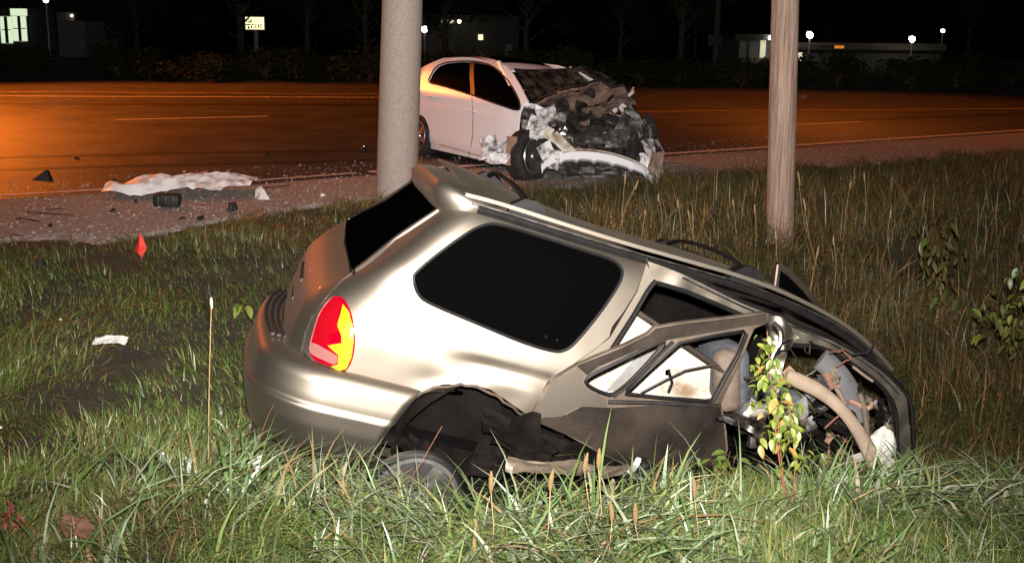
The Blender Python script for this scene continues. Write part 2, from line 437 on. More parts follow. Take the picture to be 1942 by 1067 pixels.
# loose stones and broken glass on the shoulder: nobody could count them
V = []; F = []
for k in range(5200):
    x = random.uniform(-6.5, 7.5); t = random.random() ** 1.2
    y = yedge(x) + .05 + t * (yne(x) + 1.6 - yedge(x)); s = random.uniform(.004, .017) * (1 if random.random() < .93 else 1.8)
    n0 = len(V)
    for (dx, dy, dz) in ((1, 0, 0), (-.4, .9, 0), (-.5, -.8, 0), (0, .1, 1)):
        V.append((x + dx * s * random.uniform(.7, 1.3), y + dy * s * random.uniform(.7, 1.3), .004 + dz * s * random.uniform(.5, 1.1)))
    F += [(n0, n0 + 1, n0 + 3), (n0 + 1, n0 + 2, n0 + 3), (n0 + 2, n0, n0 + 3)]
tag(obj('loose_gravel', V, F, mat('stone', (.10, .08, .065), .8, c2=(.34, .28, .24), scale=7, detail=3), None, 0), 'loose stones strewn over the gravel shoulder', 'gravel', kind='stuff')
V = []; F = []
for k in range(900):
    cx_, cy_, sp = random.choice(((-3.4, 10.3, 1.2), (-3.0, 9.7, .9), (-2.2, 10.2, 1.0), (.4, 11.9, 1.0), (-4.5, 8.9, .8)))
    x = random.gauss(cx_, sp); y = max(random.gauss(cy_, .45), yedge(x) + .1); s = random.uniform(.003, .009); n0 = len(V)
    for j in range(3):
        V.append((x + random.uniform(-s, s), y + random.uniform(-s, s), .012 + random.uniform(0, s * 1.6)))
    F.append((n0, n0 + 1, n0 + 2))
tag(obj('broken_glass', V, F, mat('glass_crumbs', (.8, .8, .78), .1), None, 0), 'crumbs of broken glass glinting on the gravel', 'broken glass', kind='stuff')

# ------------------------------------------------------------------ poles and street lamps
def pole_mesh(p0, p1, r0_, r1_, n=28, k=24, bumpy=0.0, seed=0):
    p0 = np.array(p0, float); p1 = np.array(p1, float); V = []; F = []
    for i in range(k + 1):
        t = i / k; c = p0 + (p1 - p0) * t; r = r0_ + (r1_ - r0_) * t
        for j in range(n):
            th = 2 * math.pi * j / n; q = r * (1 + bumpy * nz((math.cos(th) * 1.5, math.sin(th) * 1.5, t * 3), 1.2, seed))
            V.append(c + np.array([math.cos(th) * q, math.sin(th) * q, 0]))
    for i in range(k):
        for j in range(n): F.append((i * n + j, i * n + (j + 1) % n, (i + 1) * n + (j + 1) % n, (i + 1) * n + j))
    F.append(tuple(k * n + j for j in range(n)))
    return V, F
def at_depth(px, py, y):   # point on the pixel's ray at world y
    d = ray(px, py); return CAM + d * (y / d[1])
b = at_depth(748, 374, 10.75); tp = at_depth(760, 0, 10.75); dirn = (tp - b) / (tp[2] - b[2])
base = b + dirn * (-.1 - b[2]); top = b + dirn * (9.0 - b[2])
cp = empty('concrete_pole', base); tag(cp, 'thick round grey concrete street lamp pole behind the tan vehicle', 'lamp pole')
V, F = pole_mesh(np.array((0, 0, -.6)) , top - base, .228, .175, 40, 30, .004)
obj('shaft', V, F, MT['concrete'], cp)
la = MB().tube([np.array(top - base) + np.array(q) for q in ((0, 0, -.3), (-.25, .35, .15), (-.9, 1.3, .45), (-1.5, 2.1, .5))], .05, 10); la.build('lamp_arm', MT['steel'], cp)
hd = MB().box(np.array(top - base) + np.array((-1.75, 2.45, .48)), (.32, .75, .16), Matrix.Rotation(.6, 3, 'Z'), .05).build('lamp_head', MT['steel'], cp)
MB().box(np.array(top - base) + np.array((-1.75, 2.45, .385)), (.22, .5, .03), Matrix.Rotation(.6, 3, 'Z')).build('lamp_lens', MT['sodium'], hd)
SOD = (1.0, .20, .016)
p = top + np.array((-1.75, 2.45, .30)); lamp('street_light', 'SPOT', p, p - np.array((0, -1.5, 5)), 520, SOD, .12, rad(120), .7)

b = at_depth(1478, 462, 10.15); tp = at_depth(1489, 0, 10.15); dirn = (tp - b) / (tp[2] - b[2])
base = b + dirn * (-.55 - b[2]); top = b + dirn * (8.5 - b[2])
wp = empty('wooden_pole', base); tag(wp, 'weathered grey brown wooden utility pole standing in tall grass', 'utility pole')
V, F = pole_mesh(np.array((0, 0, 0)) - dirn * .6, top - base, .142, .115, 36, 40, .035, 4)
sh_ = obj('shaft', V, F, MT['wood'], wp)
for (px, py) in ((1495, 223), (1497, 120)):
    q = at_depth(px, py, 10.03) - base; MB().box(q + np.array((0, .02, 0)), (.022, .05, .022), None, .006).build('bolt_head', MT['debris'], wp)
MB().box(top - base + np.array((0, -.14, -.4)), (1.8, .1, .12)).build('crossarm', MT['wood'], wp)

def street_lamp(loc, aim, energy, label, h=8.5, side_aim=0):
    e = empty('street_lamp', loc); tag(e, label, 'street lamp', 'sodium street lamps along the road')
    V, F = pole_mesh((0, 0, -.2), (0, 0, h), .11, .06, 14, 6); obj('pole', V, F, MT['steel'], e)
    a = np.array(aim, float); MB().tube([(0, 0, h - .2), (a[0] * .3, a[1] * .3, h + .2), (a[0], a[1], h + .35)], .035, 8).build('lamp_arm', MT['steel'], e)
    hd = MB().box((a[0] * 1.15, a[1] * 1.15, h + .33), (.34, .6, .16), None, .05).build('lamp_head', MT['steel'], e)
    MB().box((a[0] * 1.15, a[1] * 1.15, h + .23), (.24, .44, .03)).build('lamp_lens', MT['sodium'], hd)
    p = np.array(loc) + np.array((a[0] * 1.15, a[1] * 1.15, h + .1)); lamp('street_light', 'SPOT', p, p + np.array((a[0] * side_aim, math.copysign(1.3, a[1]), -5)), energy, SOD, .15, rad(98), .7)
street_lamp((-18.5, 31.8, 0), (.8, -3.6), 19000, 'orange street lamp at far left beyond the road', 9, 4.2)
street_lamp((8.6, 31.9, 0), (0, -2.6), 2500, 'orange street lamp beyond the road above the white car', 9)
street_lamp((-15.0, 9.0, 0), (-.2, 2.8), 9000, 'orange street lamp on the near roadside at far left', 8.5, 0)

# ------------------------------------------------------------------ background across the road
def rect3(px0, py0, px1, py1, y):
    a = at_depth(px0, py1, y); b = at_depth(px1, py0, y); return a[0], a[2], b[0], b[2]
def slab(name, px0, py0, px1, py1, y, depth, m_, parent=None, org=None):
    x0, z0, x1, z1 = rect3(px0, py0, px1, py1, y); o = np.array(org) if org is not None else 0
    return MB().box(np.array(((x0 + x1) / 2, y + depth / 2, (z0 + z1) / 2)) - o, (x1 - x0, depth, z1 - z0)).build(name, m_, parent)
def bulb(px, py, y, r, m_, name, label, cat, post=False, wallmount=False):
    c = at_depth(px, py, y)
    if post:
        e = empty(name, (c[0], c[1], 0)); tag(e, label, cat)
        V, F = pole_mesh((0, 0, -.2), (0, 0, c[2] - r * .4), .09, .05, 10, 4); obj('pole', V, F, MT['steel'], e)
        MB().box((0, r * 1.6, c[2] + r * .6), (r * 1.6, r * 1.2, r * 1.2), None, .02).build('lamp_hood', MT['steel'], e)
    else:
        e = empty(name, c); tag(e, label, cat); c = np.array((c[0], c[1], 0)); 
        MB().box((0, r * 1.2, .1), (r * 1.3, r, r * 1.5), None, .02).build('lamp_housing', MT['steel'], e)
    MB().lathe([(0.001, -r), (r * .7, -r * .7), (r, 0), (r * .7, r * .7), (.001, r)], (0, 0, c[2]), (0, 0, 1), 14).build('bulb', m_, e)
    return e
# left house with lit windows
x0, z0, x1, z1 = rect3(-70, 8, 160, 112, 60)
hA = empty('house', ((x0 + x1) / 2, 64, 0)); oA = (hA.location.x, 64, 0); tag(hA, 'dark house at far left with pale green lit windows', 'house')
slab('wall', -70, 15, 100, 112, 60.4, 8, MT['siding2'], hA, oA)
slab('side_wing', 101, 40, 160, 112, 60.9, 6, MT['siding'], hA, oA)
rf = MB(); wx0, wz0, wx1, wz1 = rect3(-80, -12, 168, 15, 60)
rf.add([(wx0, 59.8, wz0), (wx1, 59.8, wz0), (wx1, 69, wz0), (wx0, 69, wz0), (wx0 + .6, 64.4, wz0 + 2.4), (wx1 - .6, 64.4, wz0 + 2.4)], [(0, 1, 5, 4), (1, 2, 5), (2, 3, 4, 5), (3, 0, 4), (0, 3, 2, 1)])
for i, v in enumerate(rf.V): rf.V[i] = v - np.array(oA)
rf.build('roof', MT['roofing'], hA, 0)
for (a, b_, c, d) in ((3, 32, 20, 82), (25, 31, 48, 78), (20, 17, 50, 30)):
    w = slab('window', a - 2, b_ - 2, c + 2, d + 2, 60.3, .1, MT['siding'], hA, oA)
    slab('pane', a, b_, c, d, 60.22, .05, MT['win_green'], w, oA)
    mid = (a + c) / 2
    if d - b_ > 20:
        slab('mullion', mid - .7, b_, mid + .7, d, 60.15, .06, MT['roofing'], w, oA); slab('mullion', a, (b_ + d) / 2 - .7, c, (b_ + d) / 2 + .7, 60.14, .055, MT['roofing'], w, oA)
slab('gable_board', 108, 24, 140, 40, 60.2, .5, MT['siding'], hA, oA)
bulb(87, 1, 52, .13, MT['lamp_cool'], 'yard_light', 'small white yard light high above the far left house', 'light', post=True)
bulb(136, 30, 60.1, .07, MT['lamp_soft'], 'porch_light', 'dim porch light on the gable of the far left house', 'light')
# lit sign
c = at_depth(483, 45, 55); sg = empty('lit_sign', (c[0], 55, 0)); so = (c[0], 55, 0)
tag(sg, 'small yellow lit sign across the road, its dark lettering unreadable', 'sign')
slab('cabinet', 464, 31, 502, 58, 55.06, .3, MT['roofing'], sg, so)
fc = slab('sign_face', 466, 33, 500, 56, 55.0, .05, MT['win_yellow'], sg, so)
for (a, b_, cc, d) in ((466, 36, 472, 38), (475, 37, 477, 43), (469, 41, 475, 43), (466, 46, 475, 48), (470, 50, 473, 55), (477, 46, 481, 48), (476, 49, 478, 54), (483, 47, 486, 49), (482, 51, 486, 53), (489, 47, 491, 53), (493, 47, 497, 49), (494, 51, 496, 54)):
    slab('lettering', a, b_, cc, d, 54.985, .02, MT['roofing'], fc, so)
x0, z0, x1, z1 = rect3(480, 58, 486, 110, 55)
MB().box((0, .2, z1 / 2 - .2), (.18, .18, z1 + .6)).build('post', MT['steel'], sg)
# middle: small lights between the poles and above the white car
x0, z0, x1, z1 = rect3(790, 36, 985, 112, 70); hM = empty('low_building', ((x0 + x1) / 2, 74, 0)); oM = (hM.location.x, 74, 0)
tag(hM, 'dark building behind the white car with small lit openings', 'building')
slab('wall', 800, 37, 985, 118, 70.4, 8, MT['siding2'], hM, oM); slab('roof', 794, 30, 992, 37, 70, 9, MT['roofing'], hM, oM)
for nm, a, b_, cc, d, mm in (('lit_fascia', 838, 39, 862, 44, 'win_warm'), ('window', 907, 66, 916, 76, 'win_yellow'), ('door', 958, 84, 972, 112, 'siding')):
    slab(nm, a, b_, cc, d, 70.3, .08, MT[mm], hM, oM)
bulb(805, 56, 66, .19, MT['lamp_white'], 'flood_light', 'bright white light just right of the concrete pole', 'light', post=True)
bulb(871, 41, 69.6, .14, MT['lamp_soft'], 'wall_light', 'small round yellow light above the white car roof', 'light')
# right: long low building
x0, z0, x1, z1 = rect3(1395, 60, 1790, 130, 62); hB = empty('long_building', ((x0 + x1) / 2, 66, 0)); oB = (hB.location.x, 66, 0)
tag(hB, 'long low dark building at right with lit doorways beside the wooden pole', 'building')
slab('wall', 1400, 76, 1500, 132, 62.4, 8, MT['siding'], hB, oB); slab('wing_wall', 1500.5, 93, 1790, 132, 62.8, 8, MT['siding2'], hB, oB)
slab('roof', 1394, 66, 1504, 76, 62, 9, MT['roofing'], hB, oB); slab('wing_roof', 1504.5, 84, 1796, 93, 62.2, 9, MT['roofing'], hB, oB)
for (a, b_, cc, d, mm) in ((1420, 78, 1433, 111, 'siding'), (1441, 74, 1453, 110, 'win_warm'), (1512, 100, 1522, 126, 'win_warm')):
    dd = slab('door', a, b_, cc, d, 62.3, .08, MT[mm], hB, oB)
slab('strip_light', 1583, 87, 1601, 92, 62.12, .06, MT['win_orange'], hB, oB)
slab('fascia', 1510, 86, 1582, 90, 62.14, .05, MT['tan_dark'], hB, oB)
bulb(1461, 72, 61.9, .12, MT['lamp_cool'], 'wall_light', 'small white wall light touching the left edge of the wooden pole', 'light')
bulb(1536, 67, 60.5, .19, MT['lamp_white'], 'flood_light', 'bright starry flood light right of the wooden pole', 'light', post=True)
bulb(1730, 75, 60.5, .17, MT['lamp_white'], 'flood_light', 'bright flood light farther right on the dark skyline', 'light', post=True)
bulb(1788, 59, 66, .12, MT['lamp_cool'], 'lamp_post', 'rightmost small white lamp on a slim post', 'lamp post', post=True)
for (px, py, lab) in ((1752, 124, 'pale parked trailer far right below the lamp post'), (1691, 115, 'small pale box beside the dark building at far right')):
    c = at_depth(px, py, 58); e = empty('storage_box', (c[0], 58, 0)); tag(e, lab, 'box')
    MB().box((0, 0, .25), (.55, .5, .5), None, .08).build('box_body', MT['siding2'], e); MB().box((0, 0, .52), (.6, .55, .05), None, .01).build('lid', MT['siding'], e)
c = at_depth(1355, 140, 45); e = empty('thin_pole', (c[0], 45, 0)); tag(e, 'thin dark utility pole across the road with a pale box sign', 'utility pole')
V, F = pole_mesh((0, 0, -.2), (.05, 0, 9), .14, .11, 12, 6); obj('shaft', V, F, MT['bark'], e)
x0, z0, x1, z1 = rect3(1341, 66, 1369, 88, 44.8); MB().box(((x0 + x1) / 2 - c[0], -.25, (z0 + z1) / 2), (x1 - x0, .1, z1 - z0), None, .02).build('box_sign', MT['siding2'], e)

# dark trees and shrubs along the far verge
def tree_mesh(seed, h, rx, nleaf, trunk=True):
    R = random.Random(seed); tk = MB(); tk.tube([(0, 0, -.2), (.05, .02, h * .35), (-.03, .05, h * .7)], [.16 * h / 6, .11 * h / 6, .05 * h / 6], 8)
    cl = []
    for i in range(16):
        a = R.uniform(0, 6.28); rr = R.uniform(.2, 1) * rx; z = h * R.uniform(.28, .95); rr *= 1 - .5 * abs(z / h - .55)
        c = np.array((math.cos(a) * rr, math.sin(a) * rr, z)); cl.append((c, R.uniform(.25, .5) * rx))
        tk.tube([(0, 0, z * .55), c * np.array((.5, .5, .85)), c], [.05, .03, .012], 5)
    V = []; F = []
    for i in range(nleaf):
        c, s = R.choice(cl); p = c + np.array([R.gauss(0, s * .5) for _ in range(3)]); q = R.uniform(.07, .15); n0 = len(V)
        a = np.array([R.gauss(0, 1) for _ in range(3)]); a /= np.linalg.norm(a); b_ = np.cross(a, (R.random(), R.random(), R.random())); b_ /= np.linalg.norm(b_) + 1e-6
        V += [p - a * q, p + b_ * q * .55, p + a * q, p - b_ * q * .55]; F.append((n0, n0 + 1, n0 + 2, n0 + 3))
    return (tk.V, tk.F), (V, F)
protos = []
for s, (h, rx) in enumerate(((6.5, 2.2), (5.2, 2.4), (7.5, 2.6))):
    (a, b_), (c, d) = tree_mesh(s, h, rx, 2600)
    e = empty('broadleaf_tree', (0, 0, 0)); protos.append((e, obj('trunk', a, b_, MT['bark'], e), obj('crown', c, d, MT['crown'], e, 0)))
spots = [(-33, 41), (-21.5, 50), (-14.5, 46), (-11, 46), (-7.2, 41), (-3.5, 44), (.6, 43), (5.5, 45), (8.2, 42), (13.2, 66), (24, 70), (33, 66), (38, 60)]
for i, (x, y) in enumerate(spots):
    pe, pt, pc = protos[i % 3]
    if i < 3: e = pe
    else:
        e = pe.copy(); col.objects.link(e)
        for ch in (pt, pc):
            k = ch.copy(); col.objects.link(k); k.parent = e
    e.location = (x, y + 8, -.05); e.rotation_euler = (0, 0, i * 1.7); e.scale = (1, 1, .8 + .3 * ((i * 37) % 10) / 10)
    tag(e, 'leafy tree lost in the dark beyond the far side of the road', 'tree', 'dark trees across the road')
(_, _), (c, d) = tree_mesh(21, 1.7, 1.5, 1100); (a, b_), _x = tree_mesh(22, 1.3, .8, 10)
bp_ = None
for i, x in enumerate(np.linspace(-20, 22, 24)):
    if bp_ is None:
        e = empty('verge_shrub'); k1 = obj('stems', a, b_, MT['bark'], e); k2 = obj('foliage', c, d, MT['crown'], e, 0); bp_ = (e, k1, k2)
    else:
        e = bp_[0].copy(); col.objects.link(e)
        for ch in bp_[1:]:
            k = ch.copy(); col.objects.link(k); k.parent = e
    e.location = (x + random.uniform(-.6, .6), 34.6 + random.uniform(-.4, 1.2) + (1.5 if x > 15 else 0), -.03); e.rotation_euler = (0, 0, i * 2.1); e.scale = (1.0, .7, random.uniform(.42, .6))
    tag(e, 'low shrub on the dark verge along the far road edge', 'shrub', 'shrubs on the far verge')

# ------------------------------------------------------------------ the tan SUV wreck, nose down in the ditch
def pose(yaw, pitch, roll, t):
    R = Matrix.Rotation(rad(yaw), 3, 'Z') @ Matrix.Rotation(rad(pitch), 3, 'Y') @ Matrix.Rotation(rad(roll), 3, 'X')
    M_ = R.to_4x4(); M_.translation = Vector(t); return M_
SM = pose(11.4, 16.8, -3.2, (-1.50, 5.375, -.596)); pv = Vector((1.0, -.9, 1.0)); pw = SM @ pv
SM = pose(10.8, 16.8, -3.2, (0, 0, 0)); SM.translation = pw - SM.to_3x3() @ pv; SI = SM.inverted()
suv = empty('wrecked_suv', matrix=SM)
tag(suv, 'smashed tan SUV lying nose down in the grassy ditch', 'suv')
fw_ = curve([.30, .45, .6, .78, .95, 1.08, 1.16, 1.24, 1.4, 1.54, 1.61, 1.66, 1.70, 1.73, 1.75], [.82, .862, .888, .905, .91, .90, .882, .862, .815, .768, .738, .708, .672, .63, .58], .05)
fr_ = curve([.30, .75, 1.0, 1.12, 1.22, 1.4, 1.7, 1.8], [-.01, -.01, .03, .11, .23, .40, .635, .71], .06)
CR = .30
def sdef(p):     # roof sagging and body bending towards the torn front
    x, y, z = p; d = max(0., x - 2.15); q = float(sstep(.5, 1.7, x)); z += (y + .9) * (.075 * (1 - q) - .035 * q)   # the shell is twisted
    d2 = max(0., x - 2.9); return np.array([x, y, z - (.15 * d * d + .3 * d2 * d2) * (.35 + .65 * min(1, max(0, z - .4) / 1.2))])
def side_fn(s, z):
    sg = -1 if s >= 0 else 1; s = abs(s); w = float(fw_(z)); r = float(fr_(z)); c = CR - .19 * float(sstep(1.05, 1.35, z))
    if s < .6: x, y = r, (w - c) * s / .6
    elif s < 1.07:
        th = (s - .6) / .47 * math.pi / 2; x = r + c - c * math.cos(th); y = w - c + c * math.sin(th)
    else: x, y = r + c + s - 1.07, w
    # plan bow and a little taper towards the tail
    x += .035 * (y / w) ** 2; y -= .03 * (1 - sstep(.1, 1.6, x))
    # wheel arch flare, feature crease and dents
    d = math.hypot(x - 1.14, (z - .44)); y += .022 * math.exp(-((d - .47) / .07) ** 2) * (1 if z > .4 else 0)
    fade = float(sstep(.75, 1.0, x)); y += fade * (-.014 * float(sstep(1.03, .985, z)) + .016 * float(sstep(.90, .80, z)))
    y -= .022 * math.exp(-((x - 1.36) / .07) ** 2 - ((z - .82) / .08) ** 2)
    y -= .0015 * nz((x, 0, z), 3.2, 7) + .0008 * nz((x, 0, z), 9, 3); y -= .012 * math.exp(-((x - 1.55) / .06) ** 2 - ((z - 1.02) / .05) ** 2) + .006 * math.exp(-((x - .75) / .10) ** 2 - ((z - .84) / .04) ** 2)
    y -= .010 * math.exp(-((x - 1.05) / .25) ** 2 - ((z - .97) / .03) ** 2)
    return sdef((x, sg * y, z))
side = Shell(side_fn, np.concatenate([np.linspace(-1.07, 1.07, 80), np.linspace(1.1, 4.3, 90)]), np.linspace(.30, 1.75, 80), SI)
def roof_fn(x, y):
    z = 1.745 + .03 * (1 - (y / .68) ** 2) - .02 * float(sstep(.9, .4, x))
    return sdef((x, y, z))
roof = Shell(roof_fn, np.linspace(.45, 3.45, 70), np.linspace(-.68, .68, 30), SI)
Q_OUT = [(892, 368), (970, 391), (1018, 406), (1130, 446), (1224, 484), (1223, 502), (1208, 550), (1156, 638), (1087, 690), (1045, 716), (1017, 761), (1004, 790),
         (990, 779), (960, 758), (930, 738), (894, 728), (850, 727), (822, 731), (800, 741), (785, 752), (750, 740), (714, 728), (657, 710), (625, 700), (600, 688), (573, 664),
         (580, 632), (592, 603), (612, 575), (638, 545), (663, 523), (674, 516), (750, 455), (849, 389), (872, 375)]
WIN = catmull([(785, 530), (792, 514), (830, 482), (880, 446), (912, 429), (945, 425), (1010, 443), (1100, 472), (1155, 490), (1176, 504), (1180, 522), (1166, 552), (1130, 603), (1092, 648), (1072, 663), (1048, 665), (990, 648), (900, 611), (822, 578), (795, 560)], 3)
TLO = catmull([(640, 560), (656, 571), (669, 602), (674, 640), (670, 676), (659, 700), (645, 706), (616, 694), (592, 679), (585, 662), (592, 630), (605, 592), (624, 566)], 2)
body = panel('quarter_panel', side, Q_OUT, [WIN, TLO], MT['tan'], suv, .026, .02)
wuv = uvs(side, WIN)
gl = obj('quarter_window', *panel_uv(side, wuv, (), .06, .005, -.012), MT['glass_dark'], suv)
MB().tube(trace(side, WIN, -.002, 1, True), .0085, 6, True).build('window_seal', MT['rubber'], gl)
# mirrored far side of the body
def mirror(o, name, m_):
    V = [(v.co.x, -v.co.y, v.co.z) for v in o.data.vertices]; F = [tuple(p.vertices)[::-1] for p in o.data.polygons]
    return obj(name, V, F, m_, suv, 35)
mirror(body, 'far_quarter_panel', MT['tan']); mirror(gl, 'far_quarter_window', MT['glass_dark'])
# tail light
tl = obj('tail_light', *panel_uv(side, uvs(side, catmull([(640, 557), (658, 569), (672, 602), (677, 640), (673, 678), (661, 703), (645, 709), (614, 697), (589, 682), (582, 662), (589, 629), (602, 590), (622, 563)], 2)), (), .02, .03, -.006), MT['lens_deep'], suv)
tag(tl, 'red tail lamp with painted yellow flash glare')
obj('red_lens', *panel_uv(side, uvs(side, [(640, 565), (650, 572), (642, 600), (638, 616), (646, 628), (630, 632), (620, 645), (640, 660), (620, 657), (594, 645), (596, 630), (608, 594), (625, 570)]), (), .02, .006, .004), MT['lens_red'], tl)
obj('painted_flash_glare', *panel_uv(side, uvs(side, [(651, 577), (662, 590), (670, 618), (671, 645), (667, 676), (657, 698), (644, 702), (628, 694), (641, 690), (642, 672), (622, 655), (634, 652), (648, 650), (648, 636), (641, 618), (646, 598)]), (), .02, .006, .006), MT['lens_glare'], tl)  # flash glare on the red lens, put into the colour as a yellow patch
obj('reversing_lens', *panel_uv(side, uvs(side, catmull([(590, 652), (598, 650), (618, 661), (637, 672), (641, 681), (635, 690), (614, 682), (594, 672), (588, 662)], 2)), (), .02, .006, .008), MT['lens_clear'], tl)

# tailgate with its glass and spoiler, symmetric about the centre line
seam = [(575, 668), (582, 632), (594, 603), (614, 575), (640, 544), (663, 522), (674, 514), (712, 485), (750, 453), (800, 420), (849, 387)]
su = [side.hit(*p) for p in seam]
su = [np.array([max(.45, a[0] - .012), a[1]]) for a in su]
su = [np.array([su[0][0], .74])] + su + [np.array([su[-1][0] - .01, 1.70])]
tg_out = su + [np.array([-a[0] - .16, a[1]]) for a in su[::-1]]
gs = [a for a in su if a[1] > 1.16]; zb = gs[0][1]
g_r = [np.array([gs[0][0] - .05, zb + .01])] + [np.array([a[0] - .022, a[1]]) for a in gs[1:]]
g_r[-1] = np.array([g_r[-1][0], 1.675])
g_out = g_r + [np.array([-a[0] - .10, a[1]]) for a in g_r[::-1]]
tgate = obj('tailgate', *panel_uv(side, tg_out, [g_out], .05, .02, .004, None), MT['tan'], suv, 35)
rg = obj('rear_window', *panel_uv(side, g_out, (), .07, .005, .002), MT['glass_dark'], suv, 35)
MB().tube([side.pos(*a) + side.nrm(*a) * 0 for a in catmull(g_out, 2)], .008, 6, True).build('window_seal', MT['rubber'], rg)
MB().tube([side.pos(s_, .99) + np.array((-.006, 0, 0)) for s_ in np.linspace(-.22, .22, 9)], .012, 8).build('tailgate_handle', MT['plastic'], tgate)
MB().box((fr_(.9) - .004, .0, .88), (.016, .34, .12), None, .004).build('plate_recess', MT['plastic'], tgate)
# roof skin, ribs, drip mouldings
rv = [(x, y) for x in (.50,) for y in (-.66, .66)]
rf_o = [np.array(p) for p in ((.68, -.655), (3.36, -.655), (3.38, .655), (.68, .655))]
rfp = obj('roof', *panel_uv(roof, rf_o, (), .06, .02, 0.0, None), MT['tan'], suv, 35)
for y in (-.50, -.30, .05, .30, .50):
    MB().tube([roof_fn(x, y) + np.array((0, 0, .004)) for x in np.linspace(.95, 2.75, 24)], .012, 6, flat=.7).build('roof_rib', MT['tan'], rfp)
for y in (-.672, .672):
    MB().tube([sdef((x, y, 1.722 - .02 * float(sstep(.9, .4, x)))) for x in np.linspace(.72, 3.2, 40)], .0065, 8).build('drip_moulding', MT['chrome'], suv)
    MB().tube([sdef((x, y * 1.012, 1.700 - .02 * float(sstep(.9, .4, x)))) for x in np.linspace(.76, 3.2, 40)], .022, 8).build('roof_gutter', MT['rubber'], suv)
# spoiler: a lofted wing over the rear window
sp = MB(); rows = []; SPX = .175
ys_ = np.sign(np.linspace(-1, 1, 41)) * .67 * (1 - (1 - abs(np.linspace(-1, 1, 41))) ** 1.7)
for y in ys_:
    a_ = min(1, abs(y) / .67); e = 1 - .25 * a_ ** 4
    t = 1.757 + .03 * (1 - (y / .68) ** 2); xb = .38 + .06 * a_ ** 3
    row = ((.74, y, t - .012), (.66, y, t + .018), (.54, y, t + .035 * e), (.42 + .02, y, t + .045 * e), (xb - .04, y, t + .03 * e), (xb - .06, y, t - .015), (xb - .045, y, t - .07), (xb + .01, y, t - .135), (.48, y, t - .165), (.60, y, t - .12))
    q_ = math.sqrt(max(.0, 1 - max(0, (a_ - .78) / .22) ** 2.2)) * .92 + .08
    rows.append([((p_[0] - .56) * q_ + .56 + SPX, p_[1], (p_[2] - (t - .035)) * q_ + t - .035) for p_ in row])
k = len(rows[0]); V = [q for r_ in rows for q in r_]; F = []
for i in range(len(rows) - 1):
    for j in range(k): F.append((i * k + j, i * k + (j + 1) % k, (i + 1) * k + (j + 1) % k, (i + 1) * k + j))
F.append(tuple(range(k))); F.append(tuple(reversed([(len(rows) - 1) * k + j for j in range(k)])))
obj('spoiler', V, F, MT['tan'], tgate, 50)
# roof rack cross bars with feet
for xb in (1.02, 2.32):
    cb = MB(); P = []
    for y in np.linspace(-.60, .60, 15):
        q = roof_fn(xb - .05 * (1 - abs(y) / .6), y); P.append(q + np.array((0, 0, .045 + .035 * (1 - (abs(y) / .6) ** 4))))
    bar = cb.tube(P, [.02] * 15, 8, flat=.6).build('rack_crossbar', MT['rubber'], suv)
    for y in (-.615, .615):
        q = roof_fn(xb, y); f_ = MB()
        prof = [(-.10, -.02), (-.09, .025), (-.03, .07), (.04, .075), (.095, .035), (.12, -.02)]
        V = []; 
        for sgn in (-1, 1):
            for (dx, dz) in prof: V.append(q + np.array((dx, sgn * .04, dz)))
        n = len(prof); F = [tuple(range(n)), tuple(reversed(range(n, 2 * n)))] + [(i, (i + 1) % n + 0, (i + 1) % n + n, i + n) for i in range(n)]
        f_.add(V, F).build('rack_foot', MT['rubber'], bar, 30)
# bumper
bend_px = [(789, 756), (770, 778), (744, 808), (722, 845), (702, 880)]
fb_w = curve([.30, .38, .50, .592, .604, .64, .73, .77, .79], [-.07, -.015, .03, .048, .034, .036, .03, .008, -.035], .010)
def bump_fn(s, z):
    sg = -1 if s >= 0 else 1; s = abs(s); o = float(fb_w(z)); w = .905 + o; r = -.125 - o; c = .33
    if s < .6: x, y = r, (w - c) * s / .6
    elif s < 1.07:
        th = (s - .6) / .47 * math.pi / 2; x = r + c - c * math.cos(th); y = w - c + c * math.sin(th)
    else: x, y = r + c + s - 1.07, w
    x += .10 * (y / w) ** 2
    return np.array([x, sg * y, z])
bsh = Shell(bump_fn, np.linspace(-1.3, 1.9, 120), np.linspace(.30, .79, 60), SI)
be = sorted([bsh.hit(*p) for p in bend_px], key=lambda a: a[1]); bz = [a[1] for a in be]; bs = [a[0] for a in be]
V = []; F = []; zz = np.concatenate([np.linspace(.33, .53, 12), np.linspace(.54, .62, 10), np.linspace(.64, .79, 10)]); ns = 70
for z in zz:
    se = np.interp(z, bz, bs)
    for i in range(ns): V.append(bump_fn(-se + 2 * se * i / (ns - 1), z))
nz_ = len(zz)
for j in range(nz_ - 1):
    for i in range(ns - 1): F.append((j * ns + i, j * ns + i + 1, (j + 1) * ns + i + 1, (j + 1) * ns + i))
n0 = len(V)   # top shelf going in under the tailgate, bottom lip
for i in range(ns):
    p = V[(nz_ - 1) * ns + i]; V.append(np.array((p[0] + .2, p[1] * .9, .80)))
for i in range(ns - 1): F.append(((nz_ - 1) * ns + i, (nz_ - 1) * ns + i + 1, n0 + i + 1, n0 + i))
n1 = len(V)
for i in range(ns):
    p = V[i]; V.append(np.array((p[0] + .12, p[1] * .88, .36)))
for i in range(ns - 1): F.append((i + 1, i, n1 + i, n1 + i + 1))
bm_o = obj('rear_bumper', V, F, MT['tan'], suv, 40)
md = bm_o.modifiers.new('thick', 'SOLIDIFY'); md.thickness = .012; md.offset = -1
for k in range(5):
    x = -.11 + k * .033
    MB().tube([(x + .06 * (y / .6) ** 2, y, .805) for y in np.linspace(-.55, .62, 15)], .011, 8, flat=.8).build('step_rib', MT['plastic'], bm_o)
MB().tube([bump_fn(s_, .69) + np.array((-.008, .008, 0)) for s_ in (-.72, -.8, -.88, -.96)], [.012, .03, .03, .012], 8, flat=.5).build('bumper_reflector', MT['chrome'], bm_o)
